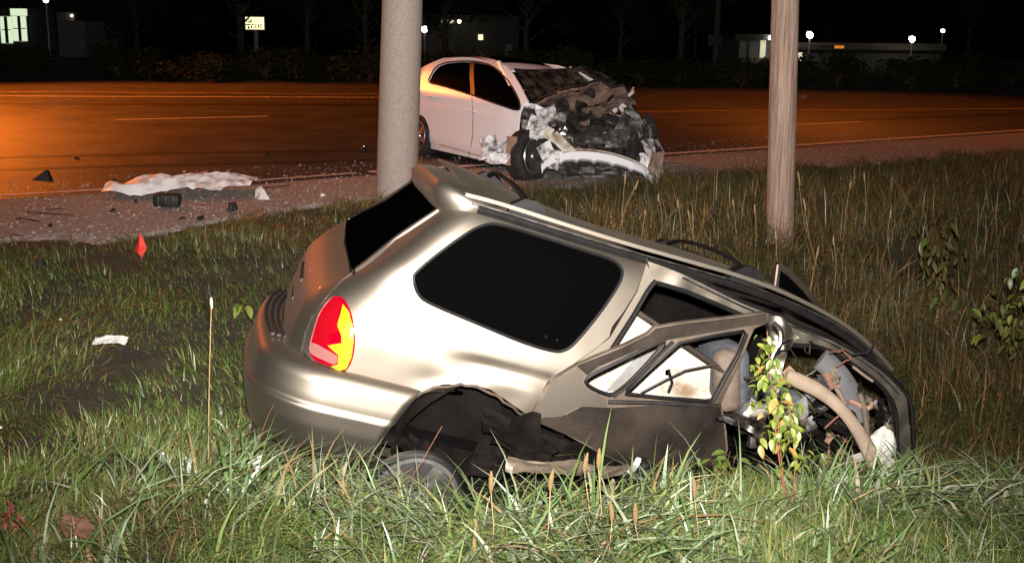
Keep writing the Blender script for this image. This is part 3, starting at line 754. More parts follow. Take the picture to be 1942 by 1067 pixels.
MB().lathe([(.001, .03), (.05, .02), (.055, 0), (.05, -.02)], bump_fn(-.78, .54), (-.8, .6, 0), 18).build('tow_cover', MT['grey_plastic'], bm_o)

def sl(px, py, depth): return np.array(SI @ Vector(dp(px, py, depth + .11 * float(sstep(1250, 1650, px)))))
def side_plane(y, lean=0.0, fn2=None, x0=2.0, z0=1.0): return Plane((x0, y, z0), (1, 0, 0), (0, -lean, 1), SI, fn2)
def wobble(amp, f, seed):
    return lambda v: v + np.array((amp * .4 * nz(v, f, seed + 3), amp * (fold(v, f, seed) * .6 + nz(v, f * 2.2, seed + 7) * .5), amp * .4 * nz(v, f, seed + 11)))
# cant rail, A pillar, B pillar, C pillar jamb
rp = side_plane(-.73)
CANT = catmull([(1228, 492), (1300, 520), (1404, 572), (1480, 602), (1511, 620), (1582, 648), (1652, 688), (1703, 733), (1724, 775), (1729, 905)], 3, False)
CANTI = catmull([(1237, 532), (1300, 550), (1400, 592), (1466, 620), (1498, 648), (1540, 653), (1582, 668), (1652, 713), (1691, 756), (1700, 800), (1703, 905)], 3, False)
cr_ = panel('cant_rail', rp, CANT + CANTI[::-1], [], MT['tan'], suv, .03, .06, 0, wobble(.012, 5, 2))
MB().tube(trace(rp, [(1237, 534), (1300, 552), (1400, 594), (1466, 622), (1496, 652), (1540, 655), (1582, 670), (1652, 716), (1689, 758), (1698, 802), (1700, 905)], .012, 2), .013, 7).build('door_seal', MT['rubber'], cr_)
MB().tube(trace(rp, [(1228, 490), (1300, 517), (1404, 569), (1480, 598), (1511, 616), (1582, 643), (1652, 683), (1706, 730), (1727, 775), (1733, 905)], .015, 2), .012, 7).build('roof_seal', MT['rubber'], cr_)
MB().tube(trace(rp, [(1290, 524), (1404, 579), (1480, 610), (1540, 634), (1600, 664), (1660, 703), (1700, 745)], .022, 2), .0045, 6).build('bright_bead', MT['chrome'], cr_)
bp1 = side_plane(-.78)
panel('centre_pillar', bp1, [(1452, 600), (1488, 604), (1508, 622), (1524, 642), (1503, 652), (1492, 672), (1484, 712), (1470, 770), (1456, 850), (1428, 852), (1436, 770), (1452, 700), (1462, 660), (1464, 630)], [], MT['tan'], suv, .022, .05, 0, wobble(.05, 7, 5))
MB().tube([sl(*p, 5.06) for p in catmull([(1468, 612), (1480, 626), (1480, 650), (1468, 668), (1461, 690)], 3, False)], [.014] * 13, 7).build('torn_flange', MT['chrome'], suv)
cj = panel('rear_door_jamb', side_plane(-.80, -.12), [(1226, 500), (1243, 530), (1228, 548), (1203, 592), (1168, 652), (1140, 672), (1096, 690), (1088, 691), (1157, 640), (1209, 552)], [], MT['tan'], suv, .025, .04)
MB().tube([sl(*p, 5.02) for p in catmull([(1244, 532), (1228, 552), (1200, 600), (1160, 662)], 4, False)], .013, 7).build('jamb_seal', MT['rubber'], cj)

# rear door, bent outwards with its window frame folded over
def dfn(u, v): return .03 * math.cos(u * 2.2 + .4) - .05 * v * v
rd = Plane((1.9, -.99, .9), (1, .06, 0), (0, -.10, 1), SI, dfn)
DOOR = [(1005, 792), (1018, 762), (1046, 717), (1088, 691), (1130, 672), (1180, 652), (1226, 630), (1240, 618), (1300, 609), (1380, 602), (1454, 594), (1460, 600), (1458, 614), (1432, 624), (1424, 640), (1412, 668), (1392, 708), (1374, 742), (1366, 762), (1374, 800), (1380, 850), (1366, 890), (1310, 905), (1250, 902), (1180, 880), (1100, 835), (1040, 804)]
H1 = catmull([(1108, 720), (1118, 708), (1150, 692), (1200, 668), (1250, 646), (1256, 650), (1238, 672), (1200, 712), (1170, 738), (1152, 744), (1120, 732)], 2)
H2 = [(1286, 648), (1350, 636), (1410, 628), (1416, 634), (1398, 676), (1372, 718), (1350, 757), (1340, 758), (1250, 750), (1182, 742), (1186, 736), (1236, 690)]
def dw(v):
    k = float(sstep(.78, .55, v[2])) ; return v + np.array((0, 1, 0)) * k * (.10 * fold(v, 2.2, 4) + .06 * nz(v, 5, 8) + .02 * fold(v, 9, 2)) + np.array((0, 0, 1)) * .02 * nz(v, 5, 3) * k
door = panel('rear_door', rd, DOOR, [H1, H2], MT['tan_dirty'], suv, .028, .03, 0, dw)
tag(door, 'bent rear door with folded window frame')
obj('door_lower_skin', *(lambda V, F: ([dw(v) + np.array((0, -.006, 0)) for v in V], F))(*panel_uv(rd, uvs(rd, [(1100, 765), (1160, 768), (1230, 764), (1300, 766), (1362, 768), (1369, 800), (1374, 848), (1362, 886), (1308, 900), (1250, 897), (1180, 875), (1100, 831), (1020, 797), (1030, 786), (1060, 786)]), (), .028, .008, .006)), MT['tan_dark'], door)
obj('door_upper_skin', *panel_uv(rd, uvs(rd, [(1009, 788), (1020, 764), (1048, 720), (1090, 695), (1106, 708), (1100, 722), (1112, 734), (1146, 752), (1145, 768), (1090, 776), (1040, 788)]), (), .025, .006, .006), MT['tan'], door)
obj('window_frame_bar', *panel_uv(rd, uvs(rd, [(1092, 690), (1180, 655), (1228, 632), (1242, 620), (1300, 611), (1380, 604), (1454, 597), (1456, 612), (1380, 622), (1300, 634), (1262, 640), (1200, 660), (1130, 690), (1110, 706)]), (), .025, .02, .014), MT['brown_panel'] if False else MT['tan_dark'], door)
MB().tube(trace(rd, H1, .0, 1, True), .011, 6, True).build('window_seal', MT['rubber'], door)
MB().tube(trace(rd, H2, .0, 1, True), .011, 6, True).build('window_seal', MT['rubber'], door)
MB().tube(trace(rd, [(1272, 644), (1240, 672), (1200, 712), (1158, 746)], .012, 3), .016, 8, flat=.5).build('window_divider', MT['plastic'], door)
MB().tube(trace(rd, [(1150, 756), (1240, 758), (1340, 764), (1362, 766)], .01, 3), .012, 8).build('waist_rail', MT['plastic'], door)

# what shows through the openings
cp_ = Plane((1.9, -.52, .9), (1, -.05, 0), (0, -.15, 1), SI, lambda u, v: .012 * math.sin(u * 14) * math.cos(v * 9))
cream = panel('inner_metal_panel', cp_, [(1190, 575), (1240, 612), (1300, 657), (1376, 708), (1368, 740), (1352, 768), (1250, 775), (1100, 760), (1095, 725), (1130, 680), (1165, 630)], [[(1355, 722), (1366, 726), (1362, 740), (1350, 736)], [(1262, 702), (1272, 700), (1270, 712), (1262, 712)]], MT['cream'], suv, .03, .01)
tag(cream, 'cream inner panel with brown stains')
obj('grey_strip', *panel_uv(cp_, uvs(cp_, [(1226, 652), (1262, 640), (1190, 738), (1150, 742)]), (), .03, .008, .012), MT['cream2'], cream)
MB().tube([sl(*p, 5.35) for p in ((1188, 578), (1240, 612), (1300, 655), (1376, 706))], .016, 8).build('panel_rail', MT['tan_dark'], cream)
MB().tube([sl(*p, 5.33) for p in ((1215, 745), (1262, 720), (1300, 702), (1360, 690))], .006, 6).build('cable', MT['tan_dark'], cream)
MB().tube([sl(*p, 5.33) for p in ((1268, 700), (1275, 725), (1268, 742))], .008, 6).build('cable', MT['rubber'], cream)
def seat(px, py, depth, w, h, rot, m1, m2):
    c = sl(px, py, depth); R_ = Matrix.Rotation(rot, 3, 'Y')
    s_ = MB().box(c, (.16, .44, h), R_, .06).build('front_seat', m1, suv, 60)
    MB().box(c + np.array(R_ @ Vector((-.06, -.18, 0))), (.14, .14, h * .96), R_, .05).build('seat_bolster', m2, s_, 60)
    MB().box(c + np.array(R_ @ Vector((.26, 0, -h * .5))), (.5, .46, .14), R_, .05).build('seat_cushion', m1, s_, 60)
seat(1372, 700, 5.6, .4, .36, -.35, MT['seat2'], MT['seat'])
seat(1345, 690, 6.2, .4, .40, -.3, MT['seat'], MT['seat'])
# dark hull inside: floor, far wall, firewall
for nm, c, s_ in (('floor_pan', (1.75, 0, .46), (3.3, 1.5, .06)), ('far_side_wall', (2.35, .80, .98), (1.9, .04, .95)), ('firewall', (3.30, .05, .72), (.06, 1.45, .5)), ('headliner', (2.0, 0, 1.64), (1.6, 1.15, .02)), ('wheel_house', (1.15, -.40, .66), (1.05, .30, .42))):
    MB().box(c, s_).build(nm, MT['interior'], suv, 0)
# wheel arch liner
V = []; F = []; n = 26
for i in range(n + 1):
    th = math.pi * (-.05 + 1.1 * i / n)
    for y in (-.885, -.80, -.62, -.45):
        r_ = .455 + .02 * nz((th, y, 0), 4, 2) - .03 * (y + .885)
        V.append((1.12 + r_ * math.cos(th), y, .46 + r_ * math.sin(th)))
for i in range(n):
    for j in range(3): a = i * 4 + j; F.append((a, a + 1, a + 5, a + 4))
obj('arch_liner', V, F, MT['tan_dark'], suv, 60)
# torn strip of the arch lip
lip = trace(side, [(790, 752), (812, 738), (850, 731), (894, 731), (930, 744), (962, 764), (998, 790)], .006, 4)
lip = [p + np.array((0, -.008 + .022 * nz(p, 14, 1), .016 * nz(p, 18, 6))) for p in lip]
MB().tube(lip, [.012 + .007 * abs(nz(p, 20, 4)) for p in lip], 7, flat=.6).build('torn_arch_lip', MT['tan_dirty'], suv)
# crushed sill and lower metal
def sheet(name, c, w, h, amp, seed, m_, yaw=0, tilt=0, roll=0, parent=suv, f=3., nx=26, ny=12, shape=None):
    V, F = crumple_sheet(w, h, nx, ny, amp, seed, .006, shape, f)
    R_ = Matrix.Rotation(yaw, 3, 'Z') @ Matrix.Rotation(roll, 3, 'Y') @ Matrix.Rotation(math.pi / 2 + tilt, 3, 'X')
    V = [np.array(R_ @ Vector(v)) + np.asarray(c) for v in V]
    return obj(name, V, F, m_, parent, 30)
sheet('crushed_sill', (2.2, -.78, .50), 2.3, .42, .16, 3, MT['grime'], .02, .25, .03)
for i, (px, py, w_, h_, rl) in enumerate(((965, 812, .26, .16, -.2), (800, 850, .26, .14, .4), (985, 836, .36, .14, .1), (900, 862, .4, .12, -.1))):
    sheet('torn_arch_liner', sl(px, py, 4.78 + .04 * i), w_, h_, .12, 80 + i * 5, MT['grime'], .1, .2, rl, f=3.2, nx=16, ny=12)
sheet('torn_sill_strip', sl(1130, 885, 4.75), .9, .07, .06, 9, MT['tan_dirty'], .1, .3, -.12, f=5)
sheet('silver_scrap', sl(1232, 892, 4.62), .26, .12, .07, 14, MT['chrome'], .1, .3, .05, f=7, nx=14, ny=8)
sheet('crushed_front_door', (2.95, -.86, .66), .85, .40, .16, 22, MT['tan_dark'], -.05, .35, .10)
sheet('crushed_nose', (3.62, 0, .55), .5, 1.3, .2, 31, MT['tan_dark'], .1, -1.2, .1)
sheet('crushed_sill_edge', sl(1395, 800, 4.95), .22, .025, .03, 41, MT['chrome'], .05, .2, .16, f=8, nx=20, ny=4)
sheet('buckled_seat_base', sl(1410, 800, 5.3), .36, .10, .05, 47, MT['tan_dark'], .1, .6, .05, f=6)
# front opening: curved trim, belts, airbag
T = [sl(*p, 4.98) for p in catmull([(1490, 712), (1520, 724), (1555, 742), (1590, 770), (1620, 806), (1646, 850), (1662, 890), (1672, 930)], 4, False)]
MB().tube(T, [.036 + .004 * math.sin(i * .35) for i in range(len(T))], 12, flat=.55, updir=(0, 1, 0)).build('loose_door_trim', MT['trim'], suv, 60)
T = [sl(*p, 5.4) for p in catmull([(1556, 680), (1580, 700), (1602, 728), (1622, 766), (1630, 800)], 4, False)]
MB().tube(T, .062, 10, flat=.35, updir=(0, 1, 0)).build('pillar_trim', MT['grey_plastic'], suv, 60)
for i, (P, r_, mm, d) in enumerate(((((1570, 715), (1590, 742), (1602, 765)), .022, 'trim', 5.3), (((1630, 745), (1640, 780), (1645, 830)), .028, 'seat', 5.35), (((1640, 755), (1665, 768), (1682, 790), (1684, 820)), .034, 'seat', 5.45), (((1618, 695), (1640, 712), (1655, 722)), .014, 'trim', 5.3), (((1560, 800), (1600, 818), (1640, 850)), .03, 'interior', 5.1), (((1530, 770), (1575, 790), (1625, 822)), .02, 'tan_dark', 5.3))):
    MB().tube([sl(*p, d) for p in catmull(P, 4, False)], r_, 8, flat=.6).build('trim_strip', MT[mm], suv, 60)
def blob(name, c, rad3, seed, m_, amp=.25, parent=suv, f=5.):
    bm = bmesh.new(); bmesh.ops.create_icosphere(bm, subdivisions=3, radius=1); V = []
    for v in bm.verts:
        k = 1 + amp * nz(v.co, f * .4, seed) + amp * .5 * fold(v.co, f * .5, seed + 4); V.append(np.array(v.co) * k * np.array(rad3) + np.asarray(c))
    F = [[v.index for v in f_.verts] for f_ in bm.faces]; bm.free(); return obj(name, V, F, m_, parent, 60)
ab = blob('airbag', sl(1671, 848, 5.22), (.075, .05, .10), 3, MT['airbag'])
blob('airbag_fold', sl(1690, 880, 5.18), (.03, .025, .035), 8, MT['airbag'], parent=ab)
sheet('torn_white_trim', sl(1625, 866, 5.1), .16, .08, .02, 55, MT['airbag'], .1, .5, -.5, f=8, nx=8, ny=6)
sheet('cream_floor_piece', sl(1462, 782, 5.3), .30, .10, .03, 57, MT['cream'], .1, .4, .05, f=8, nx=8, ny=6)
sheet('blue_white_scrap', sl(1515, 775, 5.2), .09, .12, .03, 58, MT['cream2'], .1, .2, -.6, f=8, nx=6, ny=6)
MB().box(sl(1512, 790, 5.25), (.1, .04, .05), Matrix.Rotation(.4, 3, 'Y'), .012).build('trim_block', MT['seat'], suv)
for i in range(10):   # loose wiring and bent brackets in the dark footwell
    a = sl(random.uniform(1500, 1690), random.uniform(740, 880), random.uniform(5.25, 5.6)); P = [a]
    for k in range(4): P.append(P[-1] + np.array((random.uniform(-.08, .1), random.uniform(-.03, .03), random.uniform(-.09, .04))))
    MB().tube(catmull(P, 3, False), random.uniform(.006, .02), 6).build('bent_bracket', random.choice([MT['engine2'], MT['tan_dirty'], MT['plastic'], MT['brown_panel']]), suv)
for i in range(26):
    c = sl(random.uniform(1440, 1690), random.uniform(700, 890), random.uniform(5.15, 5.5)); V, F = crumple_sheet(random.uniform(.04, .16), random.uniform(.03, .10), 6, 5, .03, 200 + i * 3.3, .004, None, 11)
    R_ = Matrix.Rotation(random.uniform(0, 6), 3, 'Y') @ Matrix.Rotation(random.uniform(.6, 2.2), 3, 'X')
    obj('torn_scrap', [np.array(R_ @ Vector(v)) + c for v in V], F, random.choice([MT['grime'], MT['tan_dark'], MT['plastic'], MT['seat'], MT['engine2'], MT['brown_panel'], MT['interior']]), suv, 25)
for i in range(14):
    a = sl(random.uniform(1380, 1680), random.uniform(640, 860), random.uniform(4.98, 5.3)); P = [a]
    for k in range(5): P.append(P[-1] + np.array((random.uniform(-.07, .09), random.uniform(-.03, .03), random.uniform(-.08, .05))))
    MB().tube(catmull(P, 3, False), random.uniform(.0025, .006), 5).build('loose_wire', random.choice([MT['rubber'], MT['plastic'], MT['stem_red'], MT['seat']]), suv)
# far front door, its window frame standing up beyond the roof
fp = Plane(sl(1510, 560, 6.75), (1, 0, 0), (0, .12, 1), SI)
fd = panel('far_door', fp, [(1467, 556), (1474, 500), (1480, 497), (1500, 514), (1528, 540), (1552, 570), (1572, 600), (1560, 640), (1480, 610)], [[(1475, 556), (1480, 512), (1498, 526), (1524, 552), (1546, 580), (1552, 598), (1500, 590)]], MT['tan_dark'], suv, .04, .04)
obj('door_glass', *panel_uv(fp, uvs(fp, [(1472, 556), (1478, 508), (1498, 524), (1526, 550), (1548, 578), (1556, 600), (1500, 594)]), (), .06, .005, -.015), MT['glass_dark'], fd)
MB().tube([sl(*p, 6.68) for p in ((1468, 556), (1475, 502))], .010, 6).build('frame_edge', MT['tan_dirty'], fd)
# the rear wheel, broken off and half buried under the arch
wc = dp(790, 958, 4.40); ax = np.array((.06, -.50, .86)); ax /= np.linalg.norm(ax)
def wheel(c, ax, R, rr, w, parent, spokes=5, tm=None):
    t = MB().lathe([(rr, -w / 2), (rr + .02, -w / 2 - .005), (R - .05, -w / 2 - .012), (R - .012, -w / 2 + .015), (R, -w / 2 + .05), (R + .003, 0), (R, w / 2 - .05), (R - .012, w / 2 - .015), (R - .05, w / 2 + .012), (rr + .02, w / 2 + .005), (rr, w / 2)], c, ax, 48).build('tyre', tm or MT['tyre'], parent, 40)
    m_ = MB().lathe([(rr + .012, w / 2 + .002), (rr + .004, w / 2 + .012), (rr - .012, w / 2 + .008), (rr - .02, w / 2 - .03), (rr - .03, 0), (rr - .03, -w / 2), (rr, -w / 2)], c, ax, 48).build('rim', MT['alloy'], parent, 40)
    ax = np.asarray(ax) / np.linalg.norm(ax); q = np.array((0, 0, 1.)) if abs(ax[2]) < .9 else np.array((1., 0, 0)); a = np.cross(ax, q); a /= np.linalg.norm(a); b_ = np.cross(ax, a)
    for k in range(spokes):
        th = 2 * math.pi * k / spokes + .3; d = a * math.cos(th) + b_ * math.sin(th); e = np.cross(ax, d)
        sp = MB()
        P = [c + d * .03 + ax * (w / 2 - .02), c + d * rr * .55 + ax * (w / 2 - .012), c + d * (rr - .012) + ax * (w / 2 - .012)]
        V = []; 
        for i, p in enumerate(P):
            hw = (.05, .04, .034)[i] * R / .36
            V += [p - e * hw, p + e * hw, p + e * hw * .8 - ax * .04, p - e * hw * .8 - ax * .04]
        F = [(0, 1, 5, 4), (1, 2, 6, 5), (2, 3, 7, 6), (3, 0, 4, 7), (4, 5, 9, 8), (5, 6, 10, 9), (6, 7, 11, 10), (7, 4, 8, 11), (0, 3, 2, 1), (8, 9, 10, 11)]
        sp.add(V, F).build('spoke', MT['alloy'], m_, 30)
    MB().lathe([(.001, w / 2 + .004), (.04 * R / .36, w / 2 + .002), (.055 * R / .36, w / 2 - .012), (.06 * R / .36, w / 2 - .04)], c, ax, 20).build('hub_cap', MT['alloy'], m_)
    MB().lathe([(rr - .03, -.02), (.001, -.02)], c, ax, 24).build('brake_disc', MT['engine'], m_)
wl_e = empty('broken_wheel', wc); tag(wl_e, 'broken wheel with silver rim half buried under the SUV rear arch', 'wheel')
wheel(np.zeros(3), ax, .255, .175, .17, wl_e, tm=MT['rubber'])

# ------------------------------------------------------------------ the white sedan, its front end torn open
WM = pose(-56.1, .6, -4.3, (-1.187, 15.607, -.089)); WI = WM.inverted()
sedan = empty('wrecked_white_sedan', matrix=WM)
tag(sedan, 'white sedan with its front end torn open, parked on the road edge', 'car')
def wlp(px, py, depth): return np.array(WI @ Vector(dp(px, py, depth)))
ww = curve([.18, .28, .5, .7, .84, .92, .98, 1.1, 1.25, 1.36, 1.42, 1.47], [.82, .865, .885, .88, .865, .85, .825, .765, .69, .625, .58, .50], .04)
def ws_fn(x, z):
    y = float(ww(z)); y -= .16 * float(sstep(.75, -.1, x)) + .03 * float(sstep(3.0, 3.6, x))
    y += .008 * float(sstep(.40, .36, z)) - .010 * math.exp(-((z - .83) / .02) ** 2)
    return np.array([x, -y, z])
wside = Shell(ws_fn, np.linspace(-.1, 4.2, 110), np.linspace(.16, 1.47, 70), WI)
W_OUT = [(735, 172), (760, 154), (793, 133), (815, 121), (842, 110), (882, 106), (912, 107), (939, 114), (961, 126), (975, 142), (986, 161), (996, 181), (1001, 191), (992, 200), (986, 214), (983, 232), (981, 258), (972, 262), (963, 284), (952, 306), (936, 316), (918, 315), (869, 298), (817, 286),
         (813, 266), (810, 244), (804, 228), (794, 217), (780, 212), (764, 218), (754, 238), (750, 262), (735, 266)]
W_WIN = catmull([(814, 156), (818, 141), (828, 127), (846, 119), (876, 116), (908, 118), (930, 124), (951, 139), (968, 160), (980, 181), (986, 196), (983, 209), (950, 200), (896, 181), (842, 164)], 3)
wbody = panel('body_side', wside, W_OUT, [W_WIN], MT['white'], sedan, .045, .025)
g1 = [(815, 156), (819, 141), (829, 128), (847, 120), (876, 117), (893, 118), (893, 179), (842, 163)]
g2 = [(899, 118), (909, 119), (930, 125), (950, 140), (967, 161), (979, 182), (985, 197), (982, 208), (950, 199), (899, 181)]
for nm, g in (('rear_door_window', g1), ('front_door_window', g2)): obj(nm, *panel_uv(wside, uvs(wside, g), (), .08, .005, -.01), MT['glass_dark'], sedan)
panel('door_pillar', wside, [(892, 117), (900, 117), (900, 183), (892, 180)], [], MT['plastic'], sedan, .05, .02, -.004)
MB().tube(trace(wside, W_WIN, .0, 1, True), .011, 6, True).build('window_seal', MT['rubber'], wbody)
for P in (((809, 181), (817, 183), (825, 184)), ((887, 208), (895, 210), (903, 212))):
    MB().tube(trace(wside, P, .022, 3), [.010, .017, .018, .018, .018, .017, .010], 8, flat=.7).build('door_handle', MT['white'], sedan)
MB().tube(trace(wside, [(895, 183), (897, 215), (896, 260), (888, 300)], .002, 3), .004, 5).build('door_gap', MT['rubber'], wbody)
MB().tube(trace(wside, [(834, 274), (870, 284), (912, 296), (950, 304)], .003, 3), .006, 5).build('sill_groove', MT['grey_plastic'], wbody)
def wmir(o, name, m_):
    return obj(name, [(v.co.x, -v.co.y, v.co.z) for v in o.data.vertices], [tuple(p.vertices)[::-1] for p in o.data.polygons], m_, sedan, 35)
wmir(wbody, 'far_body_side', MT['white'])
# tail: boot lid and rear bumper, mostly behind the concrete pole
V = []; F = []; zz = [(.30, -.02), (.5, -.05), (.7, -.03), (.9, .02), (1.0, .08), (1.04, .2), (1.06, .5)]
for (z, x) in zz:
    for y in np.linspace(-.72, .72, 13): V.append((x + .12 * (y / .72) ** 2, y, z))
for i in range(len(zz) - 1):
    for j in range(12): a = i * 13 + j; F.append((a, a + 13, a + 14, a + 1))
obj('boot', V, F, MT['white'], sedan, 50)
V = []; F = []
for (x, z) in ((.5, 1.06), (.75, 1.22), (1.05, 1.40), (1.25, 1.46)):
    for y in np.linspace(-.6, .6, 9): V.append((x, y * (1 - .12 * (z - 1)), z + .03 * (1 - (y / .6) ** 2)))
for i in range(3):
    for j in range(8): a = i * 9 + j; F.append((a, a + 9, a + 10, a + 1))
obj('rear_window', V, F, MT['glass_dark'], sedan, 60)
def wroof(x, y): return np.array([x, y, 1.465 + .045 * (1 - (y / .58) ** 2) - (.05 * ((x - 1.75) / .7) ** 2 if x < 1.75 else .15 * ((x - 1.75) / .8) ** 2)])
rs = Shell(wroof, np.linspace(1.0, 2.75, 30), np.linspace(-.6, .6, 20), WI)
ro = obj('roof', *panel_uv(rs, [np.array(p) for p in ((1.1, -.565), (1.8, -.58), (2.52, -.555), (2.60, 0), (2.52, .555), (1.8, .58), (1.1, .565))], (), .08, .02), MT['white'], sedan, 40)
obj('sunroof', *panel_uv(rs, [np.array(p) for p in ((1.75, -.40), (2.25, -.40), (2.28, 0), (2.25, .40), (1.75, .40))], (), .1, .01, .006), MT['glass_dark'], ro, 40)
MB().tube([(1.95, -.5, 1.50), (1.72, -.5, 1.62)], [.006, .003], 6).build('aerial', MT['plastic'], ro)
# windscreen, starred
wsP = Plane((2.5, 0, 1.44), (0, 1, 0), (.75, 0, -.46), WI, lambda u, v: -.06 * (u / .7) ** 2 - .05 * math.exp(-((u + .25) / .25) ** 2 - ((v - .55) / .2) ** 2))
wcor = [wsP.hit(*p) for p in ((973, 133), (1040, 131), (1104, 133), (1135, 150), (1164, 170), (1090, 188), (1003, 192), (988, 163))]
glassm = mat('starred_windscreen', (.012, .010, .008), .2, c2=(.12, .095, .075), scale=7, detail=14, lo=.44, hi=.74, bump=.35, bscale=24)
wsn = obj('windscreen', *panel_uv(wsP, wcor, (), .05, .006, 0), glassm, sedan, 40)
for k in range(16):   # crack lines as raised hairlines of crushed glass
    a = random.uniform(0, 6.28); r_ = random.uniform(.12, .4); c = np.array((-.2, .45)) + np.array((random.gauss(0, .12), random.gauss(0, .1)))
    P = []
    for t in np.linspace(0, 1, 6):
        q = c + np.array((math.cos(a) * r_ * t * 1.4, math.sin(a) * r_ * t * .7)) + np.array((random.gauss(0, .012), random.gauss(0, .012)))
        if abs(q[0]) > .58 or q[1] < .06 or q[1] > .8: break
        P.append(wsP.pos(*q) + wsP.n * .004)
    if len(P) > 2: MB().tube(P, .0022, 4).build('crack', MT['engine2'], wsn)
for sg in (-1, 1):
    MB().tube([(2.47, sg * .585, 1.43), (2.85, sg * .67, 1.22), (3.2, sg * .74, 1.0), (3.32, sg * .76, .93)], [.032, .036, .04, .04], 8).build('windscreen_pillar', MT['white'], sedan)
# crumpled bonnet: its ribbed underside folded up against the glass
hp = Plane((3.45, 0, 1.0), (0, 1, 0), (.62, 0, .50), WI, lambda u, v: .05 * math.sin(u * 7) * math.cos(v * 9) + .05 * nz((u, v, 0), 5, 3))
HO = [(1003, 197), (1030, 187), (1055, 181), (1078, 163), (1100, 160), (1130, 164), (1160, 174), (1182, 168), (1196, 184), (1202, 199), (1175, 212), (1140, 221), (1100, 229), (1065, 232), (1045, 224), (1030, 208)]
HH = [[(1062, 184), (1080, 169), (1094, 165), (1096, 176), (1082, 186)], [(1102, 170), (1124, 172), (1128, 184), (1110, 182)], [(1050, 196), (1066, 190), (1078, 202), (1070, 212), (1056, 208)], [(1090, 194), (1106, 192), (1112, 204), (1100, 212), (1088, 206)], [(1121, 192), (1136, 192), (1138, 206), (1124, 206)], [(1148, 184), (1164, 182), (1166, 196), (1152, 200)]]
hood = panel('crumpled_bonnet', hp, HO, [catmull(h, 2) for h in HH], MT['hoodin'], sedan, .035, .02, 0, wobble(.06, 6, 12))
tag(hood, 'crumpled brown underside of the bonnet folded against the windscreen')
panel('bonnet_back', hp, HO, [], MT['engine'], sedan, .07, .01, -.05, wobble(.05, 6, 12))
pf = hp.pos(*hp.hit(1190, 176)); MB().tube([pf, pf + np.array((.05, .02, .06)), pf + np.array((.02, .05, .11))], [.02, .03, .01], 7).build('bonnet_hinge', MT['white_dirty'], hood)
# engine bay
for nm, c, s_, mm in (('firewall', (3.25, 0, .65), (.08, 1.5, .62), 'engine'), ('subframe', (3.75, 0, .24), (.9, 1.1, .08), 'engine'), ('engine_block', (3.65, .05, .60), (.45, .6, .42), 'engine'), ('gearbox', (3.72, -.38, .52), (.32, .3, .28), 'engine2'), ('radiator', (4.02, .18, .50), (.05, .75, .40), 'engine'), ('battery', (3.55, .52, .78), (.24, .2, .2), 'engine'), ('air_box', (3.6, -.42, .86), (.26, .26, .16), 'engine')):
    o = MB().box(c, s_, Matrix.Rotation(random.uniform(-.2, .2), 3, 'Z') @ Matrix.Rotation(random.uniform(-.2, .2), 3, 'Y'), .03).build(nm, MT[mm], sedan, 30)
for i in range(46):
    c = np.array((random.uniform(3.55, 4.15), random.uniform(-.68, .72), random.uniform(.3, .85)))
    if random.random() < .45:
        P = [c]
        for k in range(4): P.append(P[-1] + np.array((random.uniform(-.08, .1), random.uniform(-.14, .14), random.uniform(-.1, .09))))
        MB().tube(catmull(P, 3, False), random.uniform(.008, .024), 6).build('hose', MT[random.choice(['engine', 'engine', 'plastic', 'engine2'])], sedan)
    else:
        V, F = crumple_sheet(random.uniform(.08, .26), random.uniform(.06, .18), 7, 5, .06, i * 3.1, .006, None, 9)
        R_ = Matrix.Rotation(random.uniform(0, 6), 3, 'Z') @ Matrix.Rotation(random.uniform(-1.4, 1.4), 3, 'X')
        obj('torn_bracket', [np.array(R_ @ Vector(v)) + c for v in V], F, MT[random.choice(['engine', 'engine2', 'engine', 'hoodin'])], sedan, 25)
def wsheet(name, px, py, d, w, h, amp, seed, m_, yaw=0, tilt=0, roll=0, f=7., nx=12, ny=10, parent=sedan, shape=None):
    V, F = crumple_sheet(w, h, nx, ny, amp, seed, .006, shape, f)
    R_ = (WI.to_3x3() @ Matrix.Rotation(yaw, 3, 'Z') @ Matrix.Rotation(roll, 3, 'Y') @ Matrix.Rotation(math.pi / 2 + tilt, 3, 'X'))
    c = wlp(px, py, d); return obj(name, [np.array(R_ @ Vector(v)) + c for v in V], F, m_, parent, 28)
# inner wing and suspension tower remains on the near side
for i, (px, py, d, w, h, mm, rl) in enumerate(((1002, 222, 12.2, .22, .20, 'engine', .2), (1010, 242, 12.1, .20, .26, 'white_dirty', .4), (1035, 214, 12.0, .24, .14, 'white_dirty', -.3), (1030, 238, 12.0, .12, .24, 'white_dirty', .2), (1024, 258, 11.95, .26, .10, 'white_dirty', .1), (1044, 254, 11.9, .10, .14, 'cream', .3), (1068, 272, 11.75, .30, .14, 'cream', .6), (1036, 290, 11.7, .20, .26, 'white_dirty', -.5), (1050, 305, 11.65, .14, .22, 'white_dirty', .3), (1018, 206, 12.3, .30, .06, 'white_dirty', .25), (1060, 225, 12.1, .2, .16, 'engine2', .0), (1000, 250, 12.1, .16, .24, 'engine2', .2), (1070, 248, 12.0, .08, .10, 'chrome', .2), (1172, 262, 12.2, .24, .26, 'engine2', .1), (1130, 262, 12.0, .30, .16, 'engine', .0), (1190, 240, 12.5, .3, .3, 'engine', .4))):
    wsheet('torn_inner_wing' if mm in ('white_dirty', 'cream') else 'torn_metal', px, py, d, w, h, .075, 60 + i * 4.3, MT[mm], .2 * math.sin(i), .3 * math.cos(i * 2), rl, f=3.6, nx=9, ny=9)
